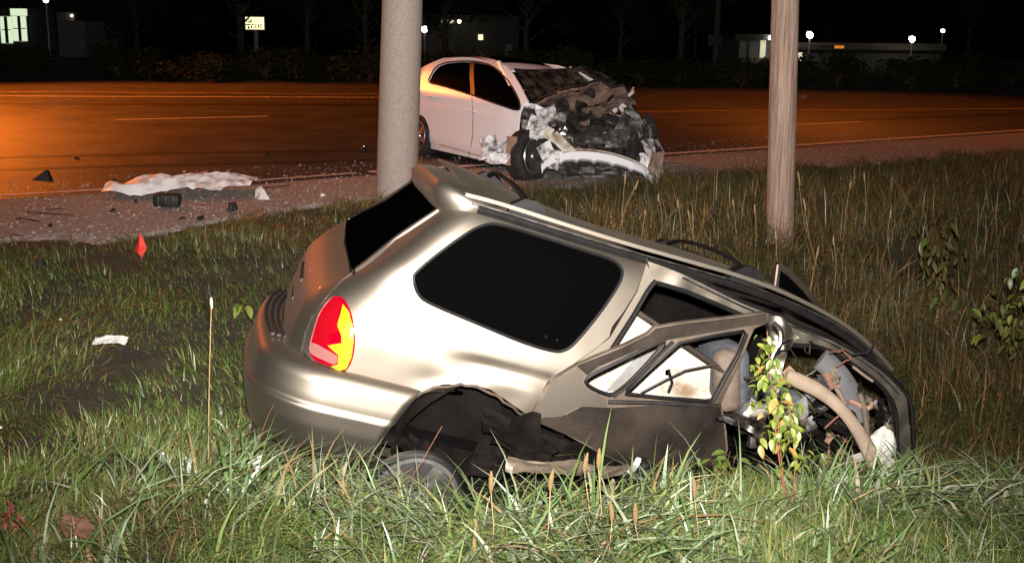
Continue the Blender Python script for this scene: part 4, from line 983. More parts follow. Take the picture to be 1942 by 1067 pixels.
# far wing: its edge runs down to the far corner
P = [(1199, 196, 13.1), (1213, 218, 13.0), (1226, 240, 12.9), (1238, 262, 12.8), (1246, 285, 12.7), (1250, 310, 12.6)]
V = []; F = []
for i, (x, y, d) in enumerate(P):
    for j in range(5):
        q = wlp(x - j * 4.5 + random.uniform(-2, 2), y + j * 3 + random.uniform(-2, 2), d - .05 * j); V.append(q + np.array([random.gauss(0, .015) for _ in range(3)]))
for i in range(len(P) - 1):
    for j in range(4): a = i * 5 + j; F.append((a, a + 1, a + 6, a + 5))
fwg = obj('far_wing', V, F, MT['white_dirty'], sedan, 20); md = fwg.modifiers.new('thick', 'SOLIDIFY'); md.thickness = .02
wsheet('far_wing_lining', 1222, 262, 12.75, .34, .55, .12, 131, MT['engine'], .5, 0, -.45)
# bumper skin torn down into an arch
A = catmull([(1026, 316), (1040, 304), (1062, 295), (1092, 290), (1125, 291), (1160, 297), (1195, 308), (1222, 321), (1240, 338)], 5, False); V = []; F = []; na = len(A)
for i, (x, y) in enumerate(A):
    d = 11.55 + .55 * i / (na - 1); th = 11 + 6 * math.sin(math.pi * i / (na - 1)) + (4 if i % 5 == 0 else 0)
    a = wlp(x, y - 5, d + .05); b_ = wlp(x, y - 1, d - .02); c = wlp(x + 1, y + th * .6, d - .03); e = wlp(x + 1, y + th, d + .03); V += [a, b_, c, e]
for i in range(na - 1):
    for j in range(3): q = i * 4 + j; F.append((q, q + 4, q + 5, q + 1))
bs_ = obj('torn_bumper_skin', V, F, MT['white_dirty'] if False else MT['white'], sedan, 50); md = bs_.modifiers.new('thick', 'SOLIDIFY'); md.thickness = .012
MB().tube([wlp(x, y - 6, 11.62 + .5 * i / (na - 1)) for i, (x, y) in enumerate(A)], .012, 6).build('bumper_edge', MT['cream'], bs_)
wsheet('hanging_bumper_corner', 1243, 320, 12.05, .18, .42, .06, 150, MT['hoodin'], .2, 0, .1)
wsheet('torn_bumper_corner', 1228, 306, 12.1, .26, .14, .08, 156, MT['white_dirty'], .2, .2, .2)
wsheet('bumper_end', 1236, 338, 11.9, .12, .16, .05, 160, MT['white_dirty'], .1, .2, -.4)
wsheet('lower_grille', 1130, 318, 12.0, 1.0, .16, .06, 166, MT['engine'], .1, .1, .06)
wsheet('sump', 1120, 338, 12.4, .8, .10, .05, 168, MT['engine'], .1, .1, .04)
# torn near wing hanging over the sill, wheels
wsheet('crumpled_near_wing', 934, 288, 11.75, .24, .24, .13, 171, MT['white_dirty'], .2, 0, .2, f=4.5, nx=16, ny=14)
wsheet('crumpled_near_wing', 926, 266, 11.9, .17, .16, .09, 177, MT['white_dirty'], .1, .2, -.3, nx=12, ny=10)
wsheet('crumpled_near_wing', 946, 302, 11.65, .26, .15, .10, 183, MT['white_dirty'], .1, -.2, .3, f=4.5, nx=14, ny=10)
wsheet('brown_liner', 968, 286, 11.9, .12, .34, .03, 188, MT['brown_panel'], .3, 0, .1, nx=6, ny=10)
for nm, c, tx in (('rear_wheel', (.98, -.80, .31), 0), ('front_wheel', (3.60, -.80, .33), 12)):
    holder = empty(nm); holder.parent = sedan
    if tx: wheel(wlp(1000, 296, 12.15), np.array(WI.to_3x3() @ Vector((.80, -.60, .06))), .325, .21, .22, holder)
    else: wheel(np.array(c), np.array((0, -1.0, .02)), .315, .21, .2, holder)
for c in ((.98, .80, .31), (3.66, .76, .28)):
    holder = empty('far_wheel'); holder.parent = sedan; wheel(np.array(c), np.array((0, 1.0, 0)), .315, .21, .2, holder)
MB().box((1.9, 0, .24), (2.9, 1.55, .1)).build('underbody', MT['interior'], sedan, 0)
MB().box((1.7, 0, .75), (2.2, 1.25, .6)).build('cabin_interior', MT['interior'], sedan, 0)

# ------------------------------------------------------------------ debris on the shoulder and in the grass
def gz(x, y): return float(ground_z(x, y))
def ground_hit(px, py):
    d = ray(px, py); t = 2.0
    for _ in range(4000):
        p = CAM + d * t; zg = 0.0 if p[1] > yedge(p[0]) else gz(p[0], p[1])
        if p[2] <= zg: return np.array((p[0], p[1], zg))
        t += .008
    return gp(px, py)
def put(name, V, F, m_, loc, rot=(0, 0, 0), label=None, cat=None, group=None, smooth=30):
    o = obj(name, V, F, m_, None, smooth); o.location = loc; o.rotation_euler = rot; return tag(o, label, cat, group)
def shp(q, u, v):
    b = .13 * math.sin(math.pi * min(1, v * 1.1)) * (1 - .7 * abs(2 * u - 1) ** 2) + .05 * u
    edge = .12 * math.sin(u * 9) * (v - .5); ta = .45 + .55 * math.sin(math.pi * (.12 + .80 * u)) ** .7
    return np.array((q[0], q[1] * ta + edge * .4 + .1 * (u - .5), max(.006, q[2] * .8 + b - .005)))
V, F = crumple_sheet(1.5, .72, 26, 12, .16, 15, .005, shp, 2.4)
panelm = mat('crushed_white_panel', (.80, .79, .78), .42, c2=(.36, .27, .21), scale=4.5, detail=9, lo=.50, hi=.68, coat=.2, bump=.1, bscale=12)
c = gp(348, 366); put('crumpled_panel', V, F, panelm, (c[0], c[1], .0), (0, 0, rad(4)), 'large crumpled white body panel lying on the gravel shoulder', 'car panel', None, 9)
def shard(w, h, t, seed):
    R = random.Random(seed); n = R.randint(5, 7); V = []; F = []
    for k in range(n):
        a = 2 * math.pi * k / n; q = R.uniform(.55, 1.1); V.append((math.cos(a) * w * q * .5, math.sin(a) * h * q * .5, R.uniform(0, t * .35)))
    for k in range(n):
        a = 2 * math.pi * k / n + .3; q = R.uniform(.3, .75); V.append((math.cos(a) * w * q * .5, math.sin(a) * h * q * .5, t * R.uniform(.55, 1.1)))
    F = [tuple(range(n))[::-1], tuple(range(n, 2 * n))] + [(k, (k + 1) % n, (k + 1) % n + n, k + n) for k in range(n)]
    return V, F
# black box-like module
c = gp(318, 392); bx = empty('black_module', (c[0], c[1], 0), (0, 0, .12)); tag(bx, 'black boxy plastic part lying in front of the crumpled white panel', 'car part')
MB().box((0, 0, .07), (.25, .15, .125), Matrix.Rotation(.06, 3, 'Y'), .02).build('case', MT['debris'], bx)
for k in range(3): MB().box((-.07 + k * .07, -.076, .07), (.012, .01, .09), None, .003).build('case_rib', MT['plastic'], bx)
pieces = [  # px, py, width, depth, height, material, label
    (498, 378, .20, .14, .13, 'airbag', 'pointed white shard standing on the gravel near the concrete pole', 3),
    (612, 374, .08, .07, .05, 'airbag', 'small pale lump on the gravel just left of the concrete pole', 4),
    (440, 402, .16, .12, .085, 'debris', 'jagged black fragment right of the black box', 6),
    (380, 418, .14, .12, .05, 'debris', 'flat round black fragment at the grass edge', 7),
    (508, 297, .10, .08, .045, 'debris', 'small dark fragment out on the road left of the pole', 8),
    (217, 345, .05, .05, .03, 'debris', 'tiny dark chip beside the left end of the white panel', 9),
    (215, 402, .09, .05, .03, 'debris', 'small dark chip left of the black box', 10),
    (258, 385, .06, .05, .035, 'debris', 'tiny dark chip just left of the black box', 11),
    (95, 430, .10, .05, .025, 'debris', 'small dark chip among the strips at far left', 12),
    (146, 303, .12, .06, .03, 'debris', 'thin dark chip on the orange lit road at left', 13),
    (660, 335, .10, .05, .02, 'debris', 'flat dark chip by the painted line near the pole', 14),
    (345, 417, .16, .05, .02, 'debris', 'thin dark strip at the grass edge below the black box', 15),
    (600, 322, .05, .04, .02, 'debris', 'tiny dark chip on the asphalt left of the concrete pole', 16),
]
for (px, py, w, d, h, mm, lab, sd) in pieces:
    c = gp(px, py); V, F = shard(w, d, h, sd)
    if sd == 3: V = [(-.10, -.05, 0), (.09, -.06, 0), (.08, .06, 0), (-.04, .05, 0), (.02, -.02, .10), (.085, -.01, .125), (.07, .05, .09), (-.0, .02, .06)]; F = [(3, 2, 1, 0), (4, 5, 6, 7), (0, 1, 5, 4), (1, 2, 6, 5), (2, 3, 7, 6), (3, 0, 4, 7)]
    put('debris_fragment', V, F, MT[mm], (c[0], c[1], .006), (0, 0, sd * .7), lab, 'debris', 'fragments on the shoulder', 0)
c = gp(80, 341); V = [(-.10, -.06, 0), (.09, -.05, 0), (.10, .06, 0), (-.07, .06, 0), (.0, -.02, .07), (.06, -.01, .115), (.075, .03, .10), (-.02, .03, .06)]; F = [(3, 2, 1, 0), (4, 5, 6, 7), (0, 1, 5, 4), (1, 2, 6, 5), (2, 3, 7, 6), (3, 0, 4, 7)]
put('debris_wedge', V, F, MT['debris'], (c[0], c[1], .006), (0, 0, .2), 'black wedge shaped part on the road at far left', 'debris', 'fragments on the shoulder', 0)
for i, (P, r_, lab) in enumerate((((( 52, 404), (75, 407), (110, 409), (140, 410)), .012, 'long dark bent strip with an orange glint at far left'), (((30, 417), (50, 418), (75, 423)), .014, 'short dark bent strip near the grass at far left'), (((85, 399), (105, 397), (124, 398)), .007, 'thin dark wire lying above the long strip at far left'), (((500, 358), (530, 357), (550, 354)), .012, 'dark bent strip right of the white panel'), (((20, 447), (45, 448)), .008, 'thin dark strip at the grass edge at far left'))):
    pts = [gp(*p) for p in P]; c = pts[0]; sd = MB().tube([q - c + np.array((0, 0, r_ + .012 * abs(nz(q, 5, i)))) for q in catmull(pts, 4, False)], [r_ * (.6 + .8 * abs(nz(q, 9, i + 3))) for q in catmull(pts, 4, False)], 6, flat=.6)
    put('debris_strip', sd.V, sd.F, MT['debris'], c, (0, 0, 0), lab, 'debris', 'bent strips on the shoulder')
c = gp(690, 290); e = empty('black_bottle', (c[0], c[1], .006)); tag(e, 'small black bottle shaped part on the road beside the concrete pole', 'car part')
MB().lathe([(.001, 0), (.045, 0), (.05, .02), (.045, .05), (.02, .075), (.016, .10), (.02, .105), (.001, .11)], (0, 0, 0), (0, 0, 1), 16).build('bottle_body', MT['rubber'], e); MB().lathe([(.02, .08), (.023, .09), (.02, .10)], (0, 0, 0), (0, 0, 1), 16).build('collar', MT['chrome'], e)
# red marker flag
c = ground_hit(268, 492); fe = empty('marker_flag', c); tag(fe, 'small red marker flag on a wire in the grass', 'flag')
MB().tube([(0, 0, -.05), (.003, 0, .1), (.0, 0, .22)], .0018, 5).build('wire_stake', MT['wire'], fe)
V = [(.0, 0, .215), (.028, -.012, .17), (.048, .0, .09), (.012, -.01, .015), (-.05, .006, .06), (-.028, .012, .13), (.0, -.03, .12), (-.012, -.022, .06)]
F = [(0, 6, 1), (1, 6, 2), (2, 6, 7), (2, 7, 3), (3, 7, 4), (4, 7, 5), (5, 7, 6), (5, 6, 0)]
o = obj('pennant', V, F, MT['flag'], fe, 0); md = o.modifiers.new('thick', 'SOLIDIFY'); md.thickness = .002
# things lying in the grass
c = ground_hit(220, 672); V, F = crumple_sheet(.20, .06, 24, 8, .03, 44, .002, None, 9); V = [np.array((v[0], v[1] + .05 * v[0], v[2] + .10)) for v in V]
put('torn_plastic', V, F, MT['airbag'], c, (.5, 0, -.15), 'torn white plastic strip lying in the grass at left', 'debris')
c = ground_hit(484, 935); V = [(-.028, 0, .05), (.012, -.01, .0), (.034, 0, .085), (-.026, .005, .052), (.014, -.004, .002), (.036, .006, .087), (0, -.012, .05)]
put('paper_scrap', [(a, b_, z + .09) for a, b_, z in V], [(0, 1, 6), (1, 2, 6), (2, 0, 6), (5, 4, 3)], MT['airbag'], c, (0, 0, 0), 'small triangular white scrap stuck in the grass below the bumper', 'paper', None, 0)
c = ground_hit(163, 1030); V, F = crumple_sheet(.11, .08, 16, 12, .02, 71, .002, lambda q, u, v: np.array((q[0], q[1] * (.5 + .5 * math.sin(math.pi * u)), q[2] + .09 + .02 * math.cos(u * 9))), 12)
put('dead_leaf', V, F, MT['leaf_brown'], c, (.5, .1, -.3), 'curled brown dead leaf in the grass at bottom left', 'leaf')
c = ground_hit(77, 512); V, F = shard(.12, .1, .1, 33); put('dark_clod', V, F, MT['debris'], c, (0, 0, 0), 'dark lump lying in the grass at far left below the shoulder', 'debris')
for (px, py, lab) in ((311, 890, 'tiny white fleck on the bare soil patch at lower left'), (4, 840, 'tiny white fleck in the grass at the left edge'), (116, 628, 'pale speck in the grass left of the dry stalk')):
    c = ground_hit(px, py); V, F = shard(.018, .015, .012, 50 + px); put('white_fleck', [(a, b_, z + .07) for a, b_, z in V], F, MT['airbag'], c, (0, 0, 0), lab, 'debris', 'white flecks in the grass', 0)

# ------------------------------------------------------------------ vegetation
def colmat(name, rough=.45, spec=.4):
    M = bpy.data.materials.new(name); M.use_nodes = True; N = M.node_tree.nodes; L = M.node_tree.links; P = N['Principled BSDF']
    at = N.new('ShaderNodeAttribute'); at.attribute_name = 'Col'; L.new(at.outputs['Color'], P.inputs['Base Color'])
    P.inputs['Roughness'].default_value = rough; P.inputs['Specular IOR Level'].default_value = spec
    P.inputs['Transmission Weight'].default_value = 0
    return M
BL = colmat('grass_blades', .42, .45)
TT = np.array([0, .22, .48, .75, 1.0])
def blades_mesh(name, px, py, pz, L, W, phi, bend, tw, colr, label, cat):
    n = len(px); dx, dy = np.cos(phi), np.sin(phi); sx, sy = np.cos(phi + math.pi / 2 + tw), np.sin(phi + math.pi / 2 + tw)
    V = np.zeros((n, 9, 3), np.float32); Cc = np.zeros((n, 9, 4), np.float32); Cc[..., 3] = 1
    for i, t in enumerate(TT):
        h = L * bend * t ** 1.9 * .85; z = L * (t - .42 * bend * t ** 2.2); w = W * (.55 + .45 * min(1, t * 4)) * (1 - t ** 2.2) * .5
        cx_ = px + dx * h; cy_ = py + dy * h; cz_ = pz + z - .02
        shade = .75 + .25 * t
        if i < 4:
            V[:, 2 * i] = np.stack([cx_ - sx * w, cy_ - sy * w, cz_], -1); V[:, 2 * i + 1] = np.stack([cx_ + sx * w, cy_ + sy * w, cz_ + w * .3], -1)
            Cc[:, 2 * i, :3] = colr; Cc[:, 2 * i + 1, :3] = colr
        else:
            V[:, 8] = np.stack([cx_, cy_, cz_], -1); Cc[:, 8, :3] = colr
    T = np.array([(0, 1, 3), (0, 3, 2), (2, 3, 5), (2, 5, 4), (4, 5, 7), (4, 7, 6), (6, 7, 8)])
    idx = (np.arange(n)[:, None, None] * 9 + T[None]).reshape(-1).astype(np.int32); nt = n * 7
    me = bpy.data.meshes.new(name); me.vertices.add(n * 9); me.vertices.foreach_set('co', V.reshape(-1))
    me.loops.add(nt * 3); me.loops.foreach_set('vertex_index', idx); me.polygons.add(nt)
    me.polygons.foreach_set('loop_start', np.arange(nt, dtype=np.int32) * 3); me.polygons.foreach_set('loop_total', np.full(nt, 3, np.int32))
    me.polygons.foreach_set('use_smooth', np.ones(nt, bool))
    me.update(); ca = me.color_attributes.new('Col', 'FLOAT_COLOR', 'POINT'); ca.data.foreach_set('color', Cc.reshape(-1))
    me.materials.append(BL); o = bpy.data.objects.new(name, me); col.objects.link(o); return tag(o, label, cat, None, 'stuff')
def vnoise(x, y, f, seed):   # cheap smooth value noise
    r = np.random.default_rng(seed).random((256, 256)); u = x * f + 100; v = y * f + 100
    i = np.floor(u).astype(int); j = np.floor(v).astype(int); a = u - i; b_ = v - j; a = a * a * (3 - 2 * a); b_ = b_ * b_ * (3 - 2 * b_)
    g = lambda p, q: r[p % 256, q % 256]
    return (g(i, j) * (1 - a) + g(i + 1, j) * a) * (1 - b_) + (g(i, j + 1) * (1 - a) + g(i + 1, j + 1) * a) * b_
SIn = np.array(SI); WIn = np.array(WI)
def blocked(x, y, z):
    q = np.stack([x, y, z + .1, np.ones_like(x)], -1); s_ = q @ SIn.T; w_ = q @ WIn.T
    b_ = (s_[:, 0] > .02) & (s_[:, 0] < 3.5) & (np.abs(s_[:, 1]) < .90) | (s_[:, 0] > -.06) & (s_[:, 0] < .4) & (np.abs(s_[:, 1]) < .75)
    b_ |= (w_[:, 0] > 0) & (w_[:, 0] < 4.25) & (np.abs(w_[:, 1]) < .85)
    return b_
bare = [(*ground_hit(px, py)[:2], r_) for px, py, r_ in ((280, 905, .30), (100, 850, .26), (195, 500, .35), (250, 690, .30), (1750, 520, .5), (60, 960, .2), (150, 760, .35))]
def scatter(n, xr, yr, power, seed):
    g = np.random.default_rng(seed); u = g.random(n); y = yr[0] + (yr[1] - yr[0]) * u ** power
    x = (g.random(n) * 2 - 1) * (.58 * y + 1.7); x = np.where(x > 0, x, x)
    k = (x > xr[0]) & (x < xr[1]) & (y < yedge(x) + .12 * np.sin(x * 7) + .10 * np.sin(x * 17 + 1) + .12); x, y = x[k], y[k]; z = ground_z(x, y)
    keep = ~blocked(x, y, z)
    for (bx_, by_, br) in bare:
        d = np.hypot(x - bx_, y - by_) / br; keep &= ~((d < 1.15) & (g.random(len(x)) < .88 * (1 - sstep(.55, 1.15, d))))
    return x[keep], y[keep], z[keep], g
def mixcol(g, n, cols, w):
    cols = np.array(cols); k = g.choice(len(cols), n, p=np.array(w) / sum(w)); c = cols[k] * (.7 + .6 * g.random((n, 1))); return c
# short lawn grass everywhere on the verge
x, y, z, g = scatter(340000, (-9, 12), (2.5, 15.5), 1.35, 11)
k = g.random(len(x)) < .55 + .75 * vnoise(x, y, 2.3, 41) * (.6 + .8 * vnoise(x, y, 7, 42)); x, y, z = x[k], y[k], z[k]; n = len(x)
right = sstep(-.6, 1.6, x); back = sstep(6.8, 9, y)
cl = vnoise(x, y, 1.6, 5); cl2 = vnoise(x, y, 4.5, 6)
L = (.07 + .09 * g.random(n)) * (.6 + .7 * cl2) + right * (.04 + .07 * g.random(n)) * (.5 + cl)
L *= 1 + .35 * sstep(6, 9, y) + .25 * sstep(4.2, 3.2, y)
ph = 2 * math.pi * vnoise(x, y, 1.1, 9) * 1.4 + g.normal(0, .75, n)
bend = np.clip(g.normal(1.0, .4, n), .05, 1.75)
cg = mixcol(g, n, [(.055, .10, .02), (.09, .135, .028), (.14, .16, .045), (.20, .15, .06), (.085, .05, .022)], [3.5, 4, 2.6, 1.4, 1.4])
cd = mixcol(g, n, [(.06, .065, .018), (.11, .085, .03), (.17, .11, .045), (.08, .05, .022), (.05, .075, .02)], [3, 3, 2, 2, 2])
dry = np.clip(back * .75 + .55 * sstep(.55, .8, cl) * (1 - right), 0, 1)[:, None]
dry = np.clip(dry + .35 * (right * sstep(5.2, 6.5, y))[:, None], 0, 1)
pick = g.random((n, 1)) < dry; colr = np.where(pick, cd, cg) * (1 - .2 * sstep(5.0, 8.0, y))[:, None]
W = (.0028 + .0042 * g.random(n) ** 1.5) * (1 + .035 * y)
blades_mesh('verge_grass', x, y, z, L, W, ph, bend, g.normal(0, .5, n), colr, 'short matted grass covering the roadside verge', 'grass')
# lush long grass in front of the SUV and along the near bank
x, y, z, g = scatter(60000, (-1.8, 7), (2.5, 5.4), 1.0, 12)
k = g.random(len(x)) < sstep(-1.5, .2, x + .7 * (4 - y) * 0 + .9 * (vnoise(x, y, 1.3, 3) - .5)); k &= g.random(len(x)) < .85
x, y, z = x[k], y[k], z[k]; n = len(x); cl = vnoise(x, y, 2.2, 15)
L = (.14 + .24 * g.random(n) ** 1.6) * (.55 + .7 * cl) * (1 - .35 * sstep(3.7, 4.5, y)); W = .0055 + .0145 * g.random(n) ** 1.5
colr = mixcol(g, n, [(.09, .132, .056), (.18, .205, .13), (.06, .10, .026), (.13, .145, .045), (.19, .13, .06), (.045, .058, .022)], [4, 3, 3.4, 1.8, 1, 1.8])
ph = 2 * math.pi * vnoise(x, y, .9, 19) * 1.5 + g.normal(0, 1.3, n)
blades_mesh('bank_grass', x, y, z, L, W, ph, np.clip(g.normal(1.1, .42, n), .05, 1.8), g.normal(0, .8, n), colr, 'long pale green grass on the near bank in front of the SUV', 'grass')
# tall dry grass between the SUV and the road, round the wooden pole and up the right slope
x, y, z, g = scatter(80000, (-.4, 12), (5.6, 15.5), 1.25, 13)
k = g.random(len(x)) < .25 + .75 * vnoise(x, y, 1.0, 23); k &= (y - yedge(x) < -.25); x, y, z = x[k], y[k], z[k]; n = len(x)
L = (.25 + .42 * g.random(n) ** 1.8) * (.65 + .6 * vnoise(x, y, 1.3, 25)) * (.65 + .35 * sstep(-.4, 1.2, x)); W = (.003 + .004 * g.random(n)) * (1 + .03 * y)
L *= 1 - .6 * (sstep(-2.2, -.3, y - yedge(x)))
colr = mixcol(g, n, [(.08, .072, .022), (.16, .095, .036), (.28, .155, .058), (.06, .072, .022), (.13, .062, .024)], [2.6, 3, 2.6, 2.4, 2])
ph = 2 * math.pi * vnoise(x, y, .8, 29) + g.normal(0, 1.2, n)
blades_mesh('dry_grass', x, y, z, L, W, ph, np.clip(g.normal(.8, .4, n), .03, 1.6), g.normal(0, .6, n), colr, 'tall browning grass between the SUV and the road', 'grass')
# a few broad upright blades standing in front of the wreck
bl = []
for (px, py, top, sx_, n_) in ((905, 985, 760, 40, 7), (1000, 1000, 800, 60, 6), (1090, 1010, 780, 60, 7), (840, 1000, 850, 40, 5), (1200, 980, 840, 60, 8), (1380, 960, 760, 30, 6), (1330, 990, 800, 60, 6), (1480, 1000, 880, 60, 6), (1620, 1000, 830, 80, 9), (1760, 980, 860, 60, 7), (1300, 1050, 900, 80, 9), (960, 1050, 900, 80, 9), (1560, 1050, 900, 90, 8), (1850, 1000, 860, 60, 7), (760, 1040, 930, 60, 6), (560, 1050, 900, 80, 9), (440, 1040, 900, 60, 7)):
    for k in range(n_):
        c = ground_hit(px + random.gauss(0, sx_), py + random.uniform(-10, 40)); hh = (py - top) / 1900 * c[1] * random.uniform(.6, 1.25) + .03
        bl.append((c[0], c[1], c[2], hh, random.uniform(.009, .017), random.uniform(0, 6.28), random.uniform(.2, 1.3)))
bl = np.array(bl); g = np.random.default_rng(31); n = len(bl)
blades_mesh('broad_grass', bl[:, 0], bl[:, 1], bl[:, 2], bl[:, 3], bl[:, 4], bl[:, 5], bl[:, 6], g.normal(0, .5, n), mixcol(g, n, [(.10, .14, .06), (.13, .15, .085), (.09, .13, .035)], [3, 2, 2]), 'broad upright grass blades in front of the wrecked SUV', 'grass')

# individual plants
leafm = [mat('leaf_green', (.085, .12, .016), .5, c2=(.04, .075, .01), scale=40), mat('leaf_yellow_green', (.15, .165, .025), .5, c2=(.08, .11, .016), scale=40), mat('leaf_yellow', (.26, .16, .035), .5, c2=(.18, .085, .02), scale=40), mat('leaf_red', (.16, .03, .025), .5, c2=(.10, .03, .02), scale=30), mat('leaf_dark', (.05, .065, .015), .5, c2=(.09, .06, .02), scale=25)]
def leaf_data(L, W, m_, droop=.25):
    V = []; F = []; n = 6
    for i in range(n + 1):
        t = i / n; w = W * math.sin(math.pi * min(1, t * .93 + .05)) ** .8 * .5 * (1 - .25 * t); z = -droop * L * t * t
        V += [(-w, L * t, z + w * .35), (0, L * t, z), (w, L * t, z + w * .35)]
    for i in range(n):
        for j in range(2): a = i * 3 + j; F.append((a, a + 1, a + 4, a + 3))
    me = bpy.data.meshes.new('leaf'); me.from_pydata(V, [], F); me.materials.append(m_); me.polygons.foreach_set('use_smooth', [True] * len(F)); return me
LD = {}
def leafy(name, label, base, tops, leaves, L, W, pal, seed, cat='weed', stem='stem_red', droop=.3, spread=.5, group=None, r_=.0035, side_r=.0):
    R = random.Random(seed); e = empty(name, base); tag(e, label, cat, group); base = np.asarray(base)
    for tpt in tops:
        tpt = np.asarray(tpt) - base; mid = tpt * .5 + np.array((R.uniform(-.03, .03), R.uniform(-.03, .03), .02)); P = catmull([np.zeros(3) - (0, 0, .03), mid, tpt], 8, False)
        MB().tube(P, [r_ * (1 - .6 * i / len(P)) for i in range(len(P))], 6).build('stem', MT[stem], e)
        for k in range(leaves):
            t = spread + (1 - spread) * (k + R.random()) / leaves; p = P[min(len(P) - 1, int(t * (len(P) - 1)))]
            mi = R.choice(pal); key = (mi, L, W); 
            if key not in LD: LD[key] = leaf_data(L, W, leafm[mi], droop)
            o = bpy.data.objects.new('leaf', LD[key]); col.objects.link(o); o.parent = e; s_ = R.uniform(.55, 1.15)
            a_ = R.uniform(0, 6.28); q_ = R.uniform(.0, 1.0) * side_r; o.location = p + np.array((math.cos(a_) * q_, math.sin(a_) * q_, R.uniform(-.03, .02))); o.rotation_euler = (R.uniform(-1.3, .2), R.uniform(-.5, .5), R.uniform(0, 6.28)); o.scale = (s_, s_, s_)
    return e
b0 = ground_hit(1497, 985); d0 = b0[1]
leafy('leafy_weed', 'tall yellow green leafy weed standing in front of the SUV pillar', b0, [at_depth(1455, 628, d0 + .1), at_depth(1470, 690, d0 - .02), at_depth(1488, 740, d0 + .02)], 75, .045, .026, [0, 0, 0, 0, 1, 1, 1, 1, 1, 1, 1, 2], 3, spread=.45, side_r=.085)
leafy('bushy_weed', 'low bushy weed with dark leaves in the grass left of the tall weed', ground_hit(1385, 960), [at_depth(1345, 868, 4.1), at_depth(1385, 855, 4.15), at_depth(1415, 875, 4.1)], 22, .06, .034, [0, 0, 4], 5, spread=.3, side_r=.07)
leafy('bushy_weed', 'low bushy weed with a yellow leaf right of the tall weed', ground_hit(1590, 960), [at_depth(1560, 860, 4.2), at_depth(1600, 850, 4.25), at_depth(1630, 880, 4.2)], 22, .058, .032, [0, 0, 0, 2], 6, spread=.3, side_r=.07)
leafy('broad_weed', 'dark broad leaved weed low in front of the rear door', ground_hit(1200, 1000), [at_depth(1160, 905, 3.9), at_depth(1205, 915, 3.95)], 5, .12, .05, [0, 4], 7, spread=.35)
leafy('roadside_bush', 'yellow green leafy bush at the right edge of the picture', ground_hit(1925, 690), [at_depth(1915, 500, 6.2), at_depth(1900, 560, 6.1), at_depth(1935, 540, 6.3), at_depth(1880, 585, 6.0)], 30, .085, .045, [0, 1, 4, 4], 8, spread=.3, side_r=.16)
leafy('tall_weed', 'tall dark weed with drooping leaves on the right slope', ground_hit(1790, 620), [at_depth(1770, 390, 8.0), at_depth(1800, 450, 7.9), at_depth(1760, 440, 8.1)], 24, .12, .045, [4, 4, 4, 0], 9, spread=.3, side_r=.14)
leafy('red_weed', 'small red leaved weed at the left edge of the lawn', ground_hit(22, 1035), [at_depth(15, 945, 3.25), at_depth(32, 970, 3.2), at_depth(5, 985, 3.2)], 10, .05, .022, [3], 10, spread=.2)
leafy('wide_leaf_weed', 'pale wide leaf weed in the lawn behind the dry stalk', ground_hit(455, 590), [at_depth(452, 570, 6.3), at_depth(470, 575, 6.3)], 4, .09, .05, [1, 0], 12, spread=.4)
for i, (px, py, top, lab) in enumerate(((930, 1040, 955, 'golden foxtail head nearest the broken wheel'), (1025, 1050, 950, 'golden foxtail head between the wheel and the door'), (1117, 1010, 915, 'left one of the close pair of golden foxtails'), (1135, 1010, 905, 'right one of the close pair of golden foxtails'), (1140, 1065, 1015, 'short golden foxtail at the bottom edge, middle'), (1320, 1040, 965, 'golden foxtail head below the bushy weed'), (1210, 1062, 1020, 'short golden foxtail at the bottom edge, right'))):
    c = ground_hit(px, py + 30); e = empty('foxtail', c); tag(e, lab, 'grass head', 'foxtail heads in the foreground grass')
    h = (py - top) / 1900 * c[1] + .12; q = np.array((.03 * math.sin(i * 2), .0, h))
    MB().tube([(0, 0, -.02), q * .5 + (.01, 0, 0), q], .0016, 5).build('stem', MT['straw'], e)
    MB().tube([q, q + (0, 0, .02), q + (.004 * math.sin(i), 0, .05), q + (.01 * math.sin(i), 0, .075)], [.004, .0085, .008, .003], 8).build('seed_head', mat('foxtail_seed', (.20, .13, .045), .8, c2=(.13, .085, .03), scale=200, bump=.6, bscale=400), e)
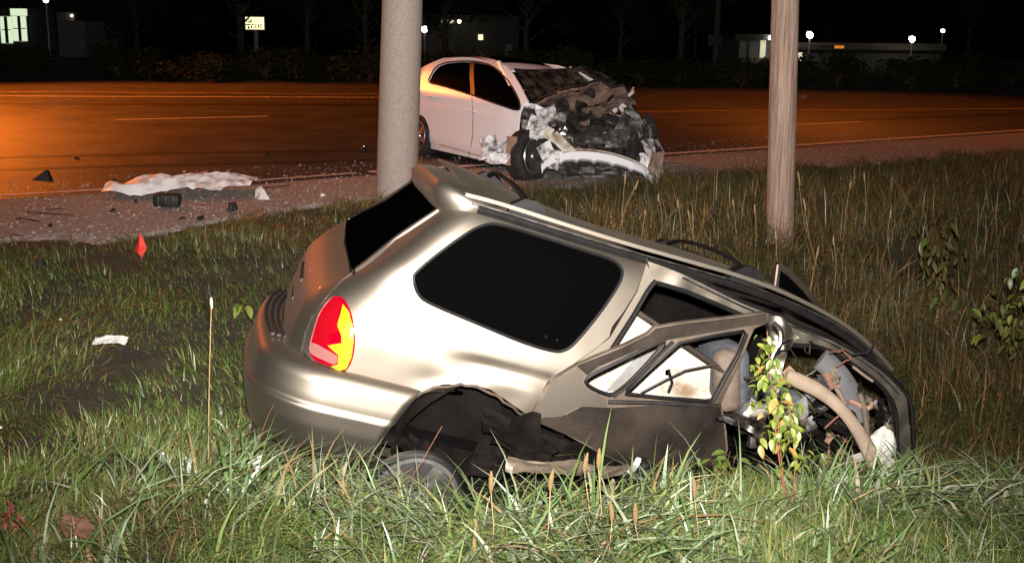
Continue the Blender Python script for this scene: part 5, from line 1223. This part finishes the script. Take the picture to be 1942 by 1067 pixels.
def stalk(name, pts, r_, label, m_='straw', head=None, depth=None):
    base = ground_hit(*pts[-1]); d = depth or base[1]; P = [at_depth(px, py, d) for px, py in pts[:-1]] + [base]; P = catmull(P[::-1], 6, False)
    e = empty(name, base); tag(e, label, 'dry stalk'); P = [p - base for p in P]
    MB().tube(P, [r_ * (1 - .5 * i / len(P)) for i in range(len(P))], 6).build('stem', MT[m_], e)
    if head:
        q = P[-1]; MB().tube([q - (0, 0, .03), q, q + (0, 0, .02)], [.003, .007, .003], 7).build('seed_head', MT['cream'], e); MB().tube([q + (0, 0, .02), q + (-.012, 0, .045), q + (-.02, 0, .05)], [.003, .010, .003], 6).build('dark_tip', MT['debris'], e)
stalk('dry_stalk', [(401, 572), (398, 680), (396, 780), (395, 905)], .0028, 'upright dry stalk with pale head and dark tip left of the SUV', head=True)
stalk('dry_stalk', [(838, 808), (790, 890), (740, 960), (690, 1060)], .0022, 'long reddish dry stem leaning across the broken wheel', 'stem_red', depth=3.6)
stalk('dry_stalk', [(520, 765), (500, 810), (475, 900)], .0025, 'short dry stem leaning against the bumper corner', 'stem_red')
stalk('dry_stalk', [(640, 870), (560, 940), (520, 1010)], .002, 'thin dry stem below the bumper', 'straw')
stalk('dry_stalk', [(1545, 715), (1535, 800), (1505, 930)], .003, 'reddish dry stem standing right of the tall weed', 'stem_red')
stalk('dry_stalk', [(1740, 492), (1700, 520), (1660, 580)], .003, 'bent pale dry stem on the right slope', 'straw', depth=7.2)
stalk('woody_stem', [(1942, 905), (1880, 965), (1800, 1030), (1770, 1075)], .007, 'thick reddish woody stem leaning in the lower right corner', 'stem_red', depth=3.7)
g = np.random.default_rng(77)
spots = [(1180, 455, 330), (1172, 455, 345), (1215, 470, 400), (1290, 480, 380), (1330, 490, 400), (1250, 460, 370), (1430, 500, 390), (1540, 480, 330), (1600, 450, 345), (1640, 440, 330), (1555, 520, 380), (1690, 500, 400), (1400, 470, 380), (1480, 560, 440), (1580, 560, 450), (1530, 600, 470)]
for i, (px, py, top) in enumerate(spots):
    c = ground_hit(px, py); e = empty('seed_stalk', c); tag(e, 'dry seeding grass stalk rising from the grass between the SUV and the road', 'grass stalk', 'dry seed stalks behind the SUV')
    q = at_depth(px + g.normal(0, 14), top, c[1]) - c; MB().tube(catmull([(0, 0, -.02), q * .5 + (.02 * g.normal(), 0, 0), q], 5, False), .0028, 5).build('stem', MT['straw'], e)
    MB().tube([q * .86, q * .93, q, q * 1.03], [.003, .009, .007, .002], 6).build('seed_head', MT['straw'], e)
